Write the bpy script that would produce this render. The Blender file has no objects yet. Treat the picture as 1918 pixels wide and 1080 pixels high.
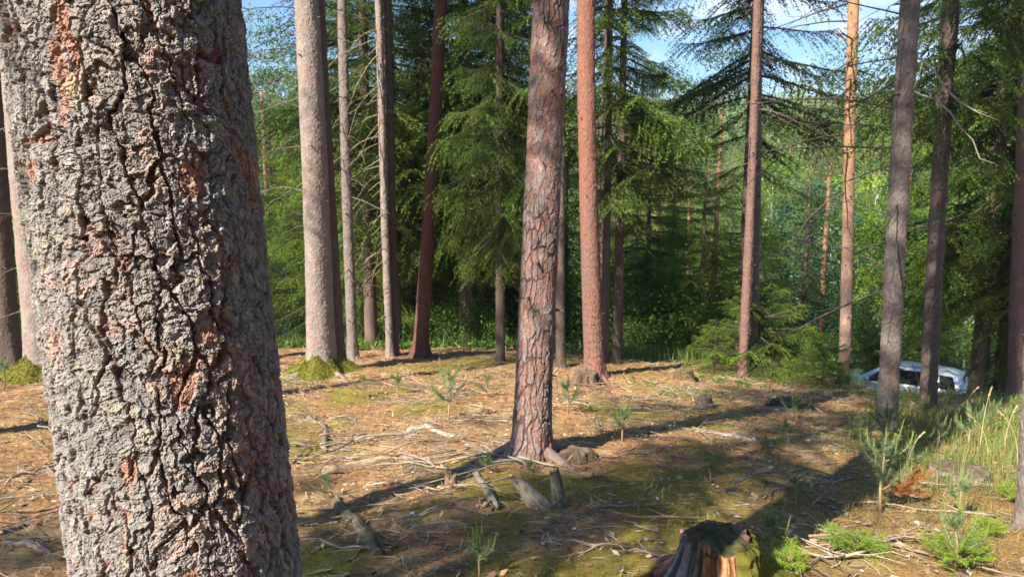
import bpy, math, random
import numpy as np
from mathutils import Vector

# ------------------------------------------------------------------ camera, sky, sun, exposure
scene = bpy.context.scene
COL = scene.collection
CAM_Z = 1.6
PITCH = math.radians(8.0)
cam_d = bpy.data.cameras.new('camera')
cam = bpy.data.objects.new('camera', cam_d); COL.objects.link(cam)
cam.location = (0, 0, CAM_Z)
cam.rotation_euler = (math.radians(90) - PITCH, 0, 0)
cam_d.lens = 26.0; cam_d.sensor_width = 36.0
cam_d.clip_start = 0.05; cam_d.clip_end = 1500
cam_d.dof.use_dof = True; cam_d.dof.focus_distance = 1.6; cam_d.dof.aperture_fstop = 13
scene.camera = cam

TO_SUN = Vector((-0.663, -0.749, 0)).normalized()
SUN_EL = math.radians(40)
TO_SUN = Vector((TO_SUN.x * math.cos(SUN_EL), TO_SUN.y * math.cos(SUN_EL), math.sin(SUN_EL)))
sun_d = bpy.data.lights.new('sun', 'SUN')
sun_d.energy = 5.0; sun_d.angle = math.radians(0.5); sun_d.color = (1.0, 0.915, 0.78)
sun = bpy.data.objects.new('sun', sun_d); COL.objects.link(sun)
sun.rotation_euler = TO_SUN.to_track_quat('Z', 'Y').to_euler()

w = bpy.data.worlds.new('World'); scene.world = w; w.use_nodes = True
nt = w.node_tree; nt.nodes.clear()
sky = nt.nodes.new('ShaderNodeTexSky'); sky.sky_type = 'NISHITA'; sky.sun_disc = False
sky.sun_elevation = SUN_EL; sky.sun_rotation = math.atan2(TO_SUN.x, TO_SUN.y) % (2 * math.pi)
sky.air_density = 1.3; sky.dust_density = 0.6; sky.ozone_density = 2.0
tc = nt.nodes.new('ShaderNodeTexCoord'); mp = nt.nodes.new('ShaderNodeMapping')
mp.inputs['Scale'].default_value = (1, 1, 3.2); mp.inputs['Location'].default_value = (0.35, 0.1, 0.55)
nz = nt.nodes.new('ShaderNodeTexNoise'); nz.inputs['Scale'].default_value = 2.6; nz.inputs['Detail'].default_value = 7
nz.inputs['Roughness'].default_value = 0.55
cr = nt.nodes.new('ShaderNodeValToRGB')
cr.color_ramp.elements[0].position = 0.50; cr.color_ramp.elements[0].color = (0, 0, 0, 1)
cr.color_ramp.elements[1].position = 0.62; cr.color_ramp.elements[1].color = (1, 1, 1, 1)
mx = nt.nodes.new('ShaderNodeMix'); mx.data_type = 'RGBA'; mx.inputs['B'].default_value = (7.5, 8.0, 9.0, 1)
bg = nt.nodes.new('ShaderNodeBackground'); bg.inputs['Strength'].default_value = 0.068
wo = nt.nodes.new('ShaderNodeOutputWorld')
L = nt.links.new
L(tc.outputs['Generated'], mp.inputs['Vector']); L(mp.outputs[0], nz.inputs['Vector'])
sx = nt.nodes.new('ShaderNodeSeparateXYZ'); L(tc.outputs['Generated'], sx.inputs[0])
el = nt.nodes.new('ShaderNodeMath'); el.operation = 'MULTIPLY_ADD'; el.inputs[1].default_value = -1.6; el.inputs[2].default_value = 0.25
L(sx.outputs[2], el.inputs[0])
ad = nt.nodes.new('ShaderNodeMath'); ad.operation = 'ADD'; L(nz.outputs['Fac'], ad.inputs[0]); L(el.outputs[0], ad.inputs[1])
L(ad.outputs[0], cr.inputs[0]); L(cr.outputs[0], mx.inputs['Factor'])
tn = nt.nodes.new('ShaderNodeMix'); tn.data_type = 'RGBA'; tn.blend_type = 'MULTIPLY'; tn.inputs['Factor'].default_value = 1
tn.inputs['B'].default_value = (.62, .86, 1.15, 1); L(sky.outputs[0], tn.inputs['A']); L(tn.outputs['Result'], mx.inputs['A']); L(mx.outputs['Result'], bg.inputs[0]); L(bg.outputs[0], wo.inputs[0])

scene.view_settings.view_transform = 'Standard'
scene.view_settings.look = 'None'
scene.view_settings.exposure = 1.45
scene.view_settings.gamma = 1.0
scene.render.engine = 'CYCLES'
scene.cycles.max_bounces = 6; scene.cycles.diffuse_bounces = 3; scene.cycles.glossy_bounces = 2
scene.cycles.transmission_bounces = 4; scene.cycles.transparent_max_bounces = 4
scene.cycles.use_denoising = True
scene.cycles.sample_clamp_indirect = 4

# ------------------------------------------------------------------ numpy helpers
rng = np.random.default_rng(7)
random.seed(7)

def H3(ix, iy, iz, s=0):
    h = (ix.astype(np.int64) * 374761393 + iy.astype(np.int64) * 668265263 + iz.astype(np.int64) * 2147483647 + s * 974634777) & 0xFFFFFFFF
    h = ((h ^ (h >> 13)) * 1274126177) & 0xFFFFFFFF
    h = ((h ^ (h >> 16)) * 2246822519) & 0xFFFFFFFF
    return ((h ^ (h >> 15)) & 0xFFFFFF) / float(0xFFFFFF)

def vnoise(x, y, z, s=0):
    x = np.asarray(x, float); y = np.asarray(y, float) + 0 * x; z = np.asarray(z, float) + 0 * x
    xi = np.floor(x); yi = np.floor(y); zi = np.floor(z)
    fx = x - xi; fy = y - yi; fz = z - zi
    fx = fx * fx * (3 - 2 * fx); fy = fy * fy * (3 - 2 * fy); fz = fz * fz * (3 - 2 * fz)
    xi = xi.astype(np.int64); yi = yi.astype(np.int64); zi = zi.astype(np.int64)
    r = 0
    for a in (0, 1):
        wa = fx if a else 1 - fx
        for b in (0, 1):
            wb = fy if b else 1 - fy
            for c in (0, 1):
                wc = fz if c else 1 - fz
                r = r + wa * wb * wc * H3(xi + a, yi + b, zi + c, s)
    return r

def fbm(x, y, z=0, s=0, o=4, g=0.5):
    r = 0; a = 1; t = 0; f = 1
    for i in range(o):
        r = r + a * vnoise(np.asarray(x) * f, np.asarray(y) * f, np.asarray(z) * f + 0 * np.asarray(x), s + i * 17)
        t += a; a *= g; f *= 2.03
    return r / t

def voro(u, v, pu, s=0, jit=0.9):
    """u, v in cell units, u periodic with pu cells.  returns edge distance, random id a, id b, dx, dy"""
    ui = np.floor(u).astype(np.int64); vi = np.floor(v).astype(np.int64)
    f1 = np.full(u.shape, 9.0); f2 = np.full(u.shape, 9.0)
    ra = np.zeros(u.shape); rb = np.zeros(u.shape); dxb = np.zeros(u.shape); dyb = np.zeros(u.shape)
    for a in (-1, 0, 1):
        for b in (-1, 0, 1):
            cu = ui + a; cv = vi + b; cw = cu % pu; z0 = 0 * cw
            jx = H3(cw, cv, z0, s + 1); jy = H3(cw, cv, z0, s + 2)
            dx = u - (cu + .5 + (jx - .5) * jit); dy = v - (cv + .5 + (jy - .5) * jit)
            d = np.sqrt(dx * dx + dy * dy)
            m = d < f1
            f2 = np.where(m, f1, np.minimum(f2, d)); f1 = np.where(m, d, f1)
            ra = np.where(m, H3(cw, cv, z0, s + 3), ra); rb = np.where(m, H3(cw, cv, z0, s + 4), rb)
            dxb = np.where(m, dx, dxb); dyb = np.where(m, dy, dyb)
    return f2 - f1, ra, rb, dxb, dyb

def sst(a, b, x):
    t = np.clip((np.asarray(x, float) - a) / (b - a), 0, 1)
    return t * t * (3 - 2 * t)

# ------------------------------------------------------------------ terrain height
def ground_z(x, y, micro=True):
    x = np.asarray(x, float); y = np.asarray(y, float)
    az = x / np.maximum(y, 3.0)
    yl = 17.3 - 5.2 * sst(.40, .52, az)
    yc = np.minimum(y, yl)
    z = -yc * (0.13 + 0.005 * np.clip(x, 0, 7))
    s = np.clip(y - yl, 0, None)
    def seg(a, b, m):
        return -m * np.clip(s - a, 0, b - a)
    z = z + seg(0, 1.2, .2) + seg(1.2, 11.4, .40) + seg(17, 45, .16)
    z = z + 0.17 * np.clip(y - 62, 0, 320)
    und = (fbm(x * .06, y * .06, 3, 5, 3) - .5) * 4 * sst(24, 60, y) + (fbm(x * .012, y * .012, 8, 6, 3) - .5) * 26 * sst(90, 260, y)
    z = z + und + (fbm(x * .45, y * .45, 1, 9, 3) - .5) * .22
    if micro:
        k = 1 - sst(18, 26, y)
        z = z + k * ((fbm(x * 2.3, y * 2.3, 0, 21, 3) - .5) * .10 + (fbm(x * 8, y * 8, 0, 31, 3) - .5) * .055)
    return z

FPX = 26.0 / 36.0 * 1918
def ray(px, py):
    a = (px - 959) / FPX; b = (540 - py) / FPX
    cp, sp = math.cos(PITCH), math.sin(PITCH)
    return np.array([a, cp + b * sp, -sp + b * cp])
def G(px, py):
    """the ground point that the photo shows at this place"""
    r = ray(px, py); t = np.linspace(.5, 60, 6000)
    P = r[None] * t[:, None]; z = ground_z(P[:, 0], P[:, 1], False)
    i = int(np.argmax(P[:, 2] + CAM_Z < z)) or 5999
    x, y = P[i, 0], P[i, 1]
    return float(x), float(y), float(ground_z(x, y))
def W(px, Y):
    """point on the ground on the bearing of column px at distance Y"""
    x = (px - 959) / FPX * Y / 1.0 * math.cos(PITCH) ** 0
    return float(x), float(Y), float(ground_z(x, Y))

# ------------------------------------------------------------------ mesh building
class MB:
    def __init__(s): s.v = []; s.t = []; s.q = []; s.c = []; s.n = 0
    def add(s, v, t=None, q=None, c=None):
        v = np.asarray(v, float).reshape(-1, 3)
        if t is not None and len(t): s.t.append(np.asarray(t).reshape(-1, 3) + s.n)
        if q is not None and len(q): s.q.append(np.asarray(q).reshape(-1, 4) + s.n)
        if c is None: c = (1, 1, 1)
        c = np.asarray(c, float)
        if c.ndim == 1: c = np.tile(c, (len(v), 1))
        s.c.append(c); s.v.append(v); s.n += len(v)
        return s
    def arrays(s):
        return (np.concatenate(s.v), np.concatenate(s.t) if s.t else np.zeros((0, 3), int),
                np.concatenate(s.q) if s.q else np.zeros((0, 4), int), np.concatenate(s.c))
    def mesh(s, name, mat, smooth=True):
        v, t, q, c = s.arrays()
        me = bpy.data.meshes.new(name)
        me.vertices.add(len(v)); me.vertices.foreach_set('co', v.astype(np.float32).ravel())
        nl = len(t) * 3 + len(q) * 4
        me.loops.add(nl); me.loops.foreach_set('vertex_index', np.concatenate([t.ravel(), q.ravel()]).astype(np.int32))
        me.polygons.add(len(t) + len(q))
        ls = np.concatenate([np.arange(len(t)) * 3, len(t) * 3 + np.arange(len(q)) * 4]).astype(np.int32)
        me.polygons.foreach_set('loop_start', ls)
        me.polygons.foreach_set('use_smooth', np.full(len(t) + len(q), smooth))
        at = me.color_attributes.new('Col', 'FLOAT_COLOR', 'POINT')
        at.data.foreach_set('color', np.concatenate([c, np.ones((len(c), 1))], 1).astype(np.float32).ravel())
        me.materials.append(mat)
        me.update(calc_edges=True); me.validate()
        return me

def obj(name, mb, mat=None, parent=None, smooth=True):
    me = mb if isinstance(mb, bpy.types.Mesh) else mb.mesh(name, mat, smooth)
    o = bpy.data.objects.new(name, me); COL.objects.link(o)
    if parent is not None: o.parent = parent
    return o
def tag(o, label, cat, group=None, kind=None):
    if label: o['label'] = label
    if cat: o['category'] = cat
    if group: o['group'] = group
    if kind: o['kind'] = kind
    return o
def thing(name, label, cat, loc=(0, 0, 0), rz=0, group=None):
    o = bpy.data.objects.new(name, None); COL.objects.link(o); o.empty_display_size = .1
    o.location = loc; o.rotation_euler = (0, 0, rz)
    return tag(o, label, cat, group)
def dup(root, loc, rz=0, sc=1, label=None, group=None):
    r = root.copy(); COL.objects.link(r); r.location = loc; r.rotation_euler = (0, 0, rz)
    r.scale = (sc, sc, sc) if not isinstance(sc, tuple) else sc
    if label: r['label'] = label
    if group: r['group'] = group
    for ch in list(root.children):
        c = ch.copy(); COL.objects.link(c); c.parent = r
        for g in ch.children:
            d = g.copy(); COL.objects.link(d); d.parent = c
    return r

def tube(mb, pts, rad, n=6, col=(1, 1, 1), cap=True):
    pts = np.asarray(pts, float); k = len(pts); rad = np.broadcast_to(np.asarray(rad, float), (k,))
    tan = np.gradient(pts, axis=0); tan /= np.linalg.norm(tan, axis=1)[:, None] + 1e-9
    ref = np.array([0, 0, 1.]) if abs(tan[0][2]) < .8 else np.array([1., 0, 0])
    a = np.cross(tan, ref); a /= np.linalg.norm(a, axis=1)[:, None] + 1e-9
    b = np.cross(tan, a)
    th = np.arange(n) / n * 2 * math.pi
    v = pts[:, None] + rad[:, None, None] * (a[:, None] * np.cos(th)[None, :, None] + b[:, None] * np.sin(th)[None, :, None])
    i = np.arange(k - 1)[:, None] * n + np.arange(n)[None]; j = np.arange(k - 1)[:, None] * n + (np.arange(n) + 1)[None] % n
    q = np.stack([i, j, j + n, i + n], -1).reshape(-1, 4)
    v = v.reshape(-1, 3); t = []
    if cap:
        v = np.concatenate([v, pts[:1], pts[-1:]]); m = k * n
        for e in range(n):
            t += [(m, (e + 1) % n, e), (m + 1, (k - 1) * n + e, (k - 1) * n + (e + 1) % n)]
    col = np.asarray(col, float)
    if col.ndim == 2:
        col = np.repeat(col, n, 0)
        if cap: col = np.concatenate([col, col[:1], col[-1:]])
    mb.add(v, t, q, col)

# ------------------------------------------------------------------ materials
def new_mat(name):
    m = bpy.data.materials.new(name); m.use_nodes = True
    n = m.node_tree; n.nodes.clear(); return m, n
def N(n, t, **k):
    x = n.nodes.new(t)
    for a, b in k.items():
        if a in x.inputs: x.inputs[a].default_value = b
        else: setattr(x, a, b)
    return x
def pbr(name, base, rough=.85, metal=0, spec=.3, coat=0, noise=None, bump=0, bscale=40, attr=False, alpha_mix=None):
    m, n = new_mat(name)
    p = N(n, 'ShaderNodeBsdfPrincipled'); o = N(n, 'ShaderNodeOutputMaterial')
    p.inputs['Roughness'].default_value = rough; p.inputs['Metallic'].default_value = metal
    p.inputs['Specular IOR Level'].default_value = spec; p.inputs['Coat Weight'].default_value = coat
    p.inputs['Base Color'].default_value = (*base, 1)
    n.links.new(p.outputs[0], o.inputs[0])
    t0 = N(n, 'ShaderNodeTexCoord'); t = N(n, 'ShaderNodeMapping'); n.links.new(t0.outputs['Object'], t.inputs['Vector'])
    if name.startswith('bark'): t.inputs['Scale'].default_value = (1, 1, .35)
    src = None
    if attr:
        a = N(n, 'ShaderNodeVertexColor', layer_name='Col')
        mm = N(n, 'ShaderNodeMix', data_type='RGBA', blend_type='MULTIPLY'); mm.inputs['Factor'].default_value = 1
        mm.inputs['B'].default_value = (*base, 1); n.links.new(a.outputs[0], mm.inputs['A']); src = mm.outputs['Result']
    if noise:
        sc, c2, lo, hi = noise
        q = N(n, 'ShaderNodeTexNoise'); q.inputs['Scale'].default_value = sc; q.inputs['Detail'].default_value = 6
        n.links.new(t.outputs['Vector'], q.inputs['Vector'])
        r = N(n, 'ShaderNodeMapRange'); r.inputs['From Min'].default_value = lo; r.inputs['From Max'].default_value = hi
        n.links.new(q.outputs['Fac'], r.inputs['Value'])
        mx = N(n, 'ShaderNodeMix', data_type='RGBA', blend_type='MIX' if not attr else 'MULTIPLY')
        n.links.new(r.outputs[0], mx.inputs['Factor'])
        if src: n.links.new(src, mx.inputs['A'])
        else: mx.inputs['A'].default_value = (*base, 1)
        mx.inputs['B'].default_value = (*c2, 1); src = mx.outputs['Result']
    if src: n.links.new(src, p.inputs['Base Color'])
    if bump:
        q = N(n, 'ShaderNodeTexNoise'); q.inputs['Scale'].default_value = bscale; q.inputs['Detail'].default_value = 8
        q.inputs['Roughness'].default_value = .65
        b = N(n, 'ShaderNodeBump'); b.inputs['Strength'].default_value = bump; b.inputs['Distance'].default_value = .02
        n.links.new(t.outputs['Vector'], q.inputs['Vector'])
        n.links.new(q.outputs['Fac'], b.inputs['Height']); n.links.new(b.outputs[0], p.inputs['Normal'])
    return m
def leaf_mat(name, dark, light, tr=.3, tcol=None, rnd=.35, nscale=.9):
    """leaves: vertex red = how young the shoot is, green = brightness of that leaf"""
    m, n = new_mat(name)
    o = N(n, 'ShaderNodeOutputMaterial'); a = N(n, 'ShaderNodeVertexColor', layer_name='Col')
    sp = N(n, 'ShaderNodeSeparateColor'); n.links.new(a.outputs[0], sp.inputs[0])
    oi = N(n, 'ShaderNodeObjectInfo')
    t = N(n, 'ShaderNodeTexCoord'); q = N(n, 'ShaderNodeTexNoise'); q.inputs['Scale'].default_value = nscale
    n.links.new(t.outputs['Object'], q.inputs['Vector'])
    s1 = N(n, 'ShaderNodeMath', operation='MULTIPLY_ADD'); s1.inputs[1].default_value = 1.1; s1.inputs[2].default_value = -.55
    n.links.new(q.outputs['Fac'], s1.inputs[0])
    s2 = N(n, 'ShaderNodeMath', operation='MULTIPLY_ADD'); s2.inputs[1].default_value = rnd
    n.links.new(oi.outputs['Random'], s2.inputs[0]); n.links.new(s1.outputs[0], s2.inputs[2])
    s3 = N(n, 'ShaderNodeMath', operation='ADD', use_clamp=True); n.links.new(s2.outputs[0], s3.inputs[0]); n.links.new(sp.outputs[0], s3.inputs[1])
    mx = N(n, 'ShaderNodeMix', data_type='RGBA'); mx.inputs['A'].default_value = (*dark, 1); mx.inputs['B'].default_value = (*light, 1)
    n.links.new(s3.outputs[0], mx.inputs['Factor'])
    mv = N(n, 'ShaderNodeMix', data_type='RGBA', blend_type='MULTIPLY'); mv.inputs['Factor'].default_value = 1
    cb = N(n, 'ShaderNodeCombineColor'); 
    for i in range(3): n.links.new(sp.outputs[1], cb.inputs[i])
    n.links.new(mx.outputs['Result'], mv.inputs['A']); n.links.new(cb.outputs[0], mv.inputs['B'])
    d = N(n, 'ShaderNodeBsdfPrincipled'); d.inputs['Roughness'].default_value = .55; d.inputs['Specular IOR Level'].default_value = .25
    n.links.new(mv.outputs['Result'], d.inputs['Base Color'])
    tl = N(n, 'ShaderNodeBsdfTranslucent')
    tm = N(n, 'ShaderNodeMix', data_type='RGBA', blend_type='MULTIPLY'); tm.inputs['Factor'].default_value = 1
    tm.inputs['B'].default_value = (*(tcol or (1.5, 1.5, .7)), 1)
    n.links.new(mv.outputs['Result'], tm.inputs['A']); n.links.new(tm.outputs['Result'], tl.inputs[0])
    ms = N(n, 'ShaderNodeMixShader'); ms.inputs[0].default_value = tr
    n.links.new(d.outputs[0], ms.inputs[1]); n.links.new(tl.outputs[0], ms.inputs[2]); n.links.new(ms.outputs[0], o.inputs[0])
    return m

M = {}
M['bark'] = pbr('bark', (1, 1, 1), .9, attr=True, noise=(90, (.62, .6, .58), .45, .75), bump=.5, bscale=260, spec=.2)
M['bark_mid'] = pbr('bark_mid', (1, 1, 1), .9, attr=True, noise=(60, (.7, .67, .65), .42, .68), bump=.9, bscale=60, spec=.2)
M['bark_far'] = pbr('bark_far', (.155, .11, .09), .95, noise=(5, (.09, .07, .062), .4, .65), bump=.6, bscale=30, spec=.1)
M['bark_pine_far'] = pbr('bark_pine_far', (.33, .15, .085), .95, noise=(3, (.16, .10, .08), .4, .65), bump=.6, bscale=30, spec=.1)
M['bark_birch'] = pbr('bark_birch', (.6, .58, .54), .8, noise=(4, (.08, .07, .06), .58, .64), spec=.2)
M['dead_wood'] = pbr('dead_wood', (1, 1, 1), .9, attr=True, noise=(30, (.55, .52, .48), .4, .7), bump=.5, bscale=80, spec=.15)
M['moss'] = pbr('moss', (.19, .175, .035), .95, noise=(22, (.12, .12, .02), .4, .65), bump=1, bscale=120, spec=.1)
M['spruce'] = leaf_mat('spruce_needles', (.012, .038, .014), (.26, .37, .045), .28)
M['spruce_lit'] = leaf_mat('spruce_needles_sunlit', (.045, .12, .022), (.30, .42, .05), .35)  # lighter copy of the spruce needles, sunlight put into the colour
M['far'] = leaf_mat('far_needles', (.06, .13, .045), (.27, .36, .10), .28, nscale=.12, rnd=.5)
M['pine'] = leaf_mat('pine_needles', (.035, .08, .04), (.13, .2, .07), .2)
M['leafy'] = leaf_mat('broad_leaves', (.06, .16, .035), (.32, .46, .06), .42)
M['leafy_blue'] = leaf_mat('bluish_leaves', (.045, .12, .08), (.14, .25, .14), .35)
M['sapling'] = leaf_mat('sapling_needles', (.12, .20, .10), (.26, .36, .17), .35)
M['candle'] = leaf_mat('pine_shoots', (.17, .24, .06), (.30, .36, .11), .3)
M['brown_needles'] = leaf_mat('dead_needles', (.33, .13, .03), (.5, .24, .06), .3, (1, .8, .5))
M['grass'] = leaf_mat('grass_blades', (.07, .13, .025), (.42, .38, .16), .35, nscale=.7)
M['bright_leaf'] = leaf_mat('new_growth', (.10, .19, .02), (.26, .37, .05), .35)
M['shrub_leaf'] = leaf_mat('shrub_leaves', (.05, .12, .02), (.17, .28, .04), .35)
M['moss_frond'] = leaf_mat('moss_fronds', (.13, .13, .02), (.36, .31, .04), .25, rnd=0, nscale=2)
M['spruce_shaded'] = leaf_mat('shaded_spruce_needles', (.010, .032, .012), (.16, .25, .035), .24)  # darker copy of the spruce needles: shade on the edge spruces painted in
M['litter'] = pbr('litter', (1, 1, 1), .85, attr=True, spec=.2)
M['paint'] = pbr('white_paint', (.86, .87, .88), .25, spec=.5, coat=.6)
M['glass'] = pbr('dark_glass', (.012, .016, .018), .05, spec=.7)
M['black'] = pbr('black_rubber', (.02, .02, .02), .7)
M['rim'] = pbr('alloy', (.5, .5, .52), .35, metal=1)
M['lamp'] = pbr('lamp_plastic', (.35, .37, .4), .12, spec=.7)
M['red'] = pbr('red_plastic', (.35, .02, .015), .2, spec=.6)

def ground_mat():
    m, n = new_mat('forest_floor')
    o = N(n, 'ShaderNodeOutputMaterial'); p = N(n, 'ShaderNodeBsdfPrincipled'); p.inputs['Roughness'].default_value = .95
    p.inputs['Specular IOR Level'].default_value = .1
    t = N(n, 'ShaderNodeTexCoord')
    def nz(sc, det=6, ro=.6):
        q = N(n, 'ShaderNodeTexNoise'); q.inputs['Scale'].default_value = sc; q.inputs['Detail'].default_value = det; q.inputs['Roughness'].default_value = ro
        n.links.new(t.outputs['Object'], q.inputs['Vector']); return q.outputs['Fac']
    def mr(s, a, b):
        r = N(n, 'ShaderNodeMapRange'); r.inputs['From Min'].default_value = a; r.inputs['From Max'].default_value = b
        n.links.new(s, r.inputs['Value']); return r.outputs[0]
    def mix(f, a, b, bl='MIX'):
        x = N(n, 'ShaderNodeMix', data_type='RGBA', blend_type=bl)
        n.links.new(f, x.inputs['Factor'])
        for k, s in (('A', a), ('B', b)):
            if isinstance(s, tuple): x.inputs[k].default_value = (*s, 1)
            else: n.links.new(s, x.inputs[k])
        return x.outputs['Result']
    c = mix(mr(nz(26, 8, .7), .38, .62), (.38, .19, .08), (.56, .37, .17))
    c = mix(mr(nz(60, 4, .7), .45, .62), c, (.24, .115, .06))
    c = mix(mr(nz(2.2, 5), .52, .66), c, (.50, .37, .18))
    c = mix(mr(nz(7, 6, .7), .54, .66), c, (.15, .10, .065))
    c = mix(mr(nz(1.7, 7, .65), .56, .62), c, (.20, .125, .08))
    a = N(n, 'ShaderNodeVertexColor', layer_name='Col')
    sp = N(n, 'ShaderNodeSeparateColor'); n.links.new(a.outputs[0], sp.inputs[0])
    mossc = mix(mr(nz(35, 6, .7), .4, .65), (.30, .25, .045), (.15, .12, .035))
    c = mix(sp.outputs[0], c, mossc)
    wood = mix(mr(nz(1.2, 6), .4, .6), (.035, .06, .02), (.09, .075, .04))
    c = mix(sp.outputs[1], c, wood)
    n.links.new(c, p.inputs['Base Color'])
    b = N(n, 'ShaderNodeBump'); b.inputs['Strength'].default_value = 1; b.inputs['Distance'].default_value = .03
    n.links.new(nz(55, 8, .75), b.inputs['Height']); n.links.new(b.outputs[0], p.inputs['Normal'])
    n.links.new(p.outputs[0], o.inputs[0])
    return m

# ------------------------------------------------------------------ the ground
def grow(a, b, step, far, k=1.09):
    out = [a]; s = step
    while out[-1] < far: s *= k; out.append(out[-1] + s)
    return out
xs = np.arange(-8, 13, .06)
xs = np.concatenate([-np.array(grow(8, 0, .06, 420))[::-1][:-1], xs, np.array(grow(13, 0, .06, 420))])
ys = np.arange(1.5, 18, .06)
ys = np.concatenate([(3.0 - np.array(grow(1.5, 0, .06, 60)))[::-1][:-1], ys, np.array(grow(18, 0, .06, 420))])
X, Y = np.meshgrid(xs, ys)
Z = ground_z(X, Y)
def moss_amount(x, y):
    m = sst(.56, .66, fbm(x * .9, y * .9, 2, 55, 4)) * .9
    m = m * (1 - .6 * sst(.25, .4, x / np.maximum(y, 1)))
    near = (1 - sst(3.5, 6.5, y)) * (1 - .8 * sst(.22, .38, x / np.maximum(y, 1)))
    m = np.maximum(m, near * .5 * sst(.58, .68, fbm(x * 1.6, y * 1.6, 7, 61, 4)))
    return m
moss = moss_amount(X, Y)
az = X / np.maximum(Y, 3)
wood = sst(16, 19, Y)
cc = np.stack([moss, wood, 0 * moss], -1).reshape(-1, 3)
ny, nx = X.shape
ii = (np.arange(ny - 1)[:, None] * nx + np.arange(nx - 1)[None]).reshape(-1)
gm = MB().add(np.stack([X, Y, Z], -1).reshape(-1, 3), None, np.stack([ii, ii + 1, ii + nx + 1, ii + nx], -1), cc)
g = obj('ground', gm, ground_mat()); g['kind'] = 'structure'

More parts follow.
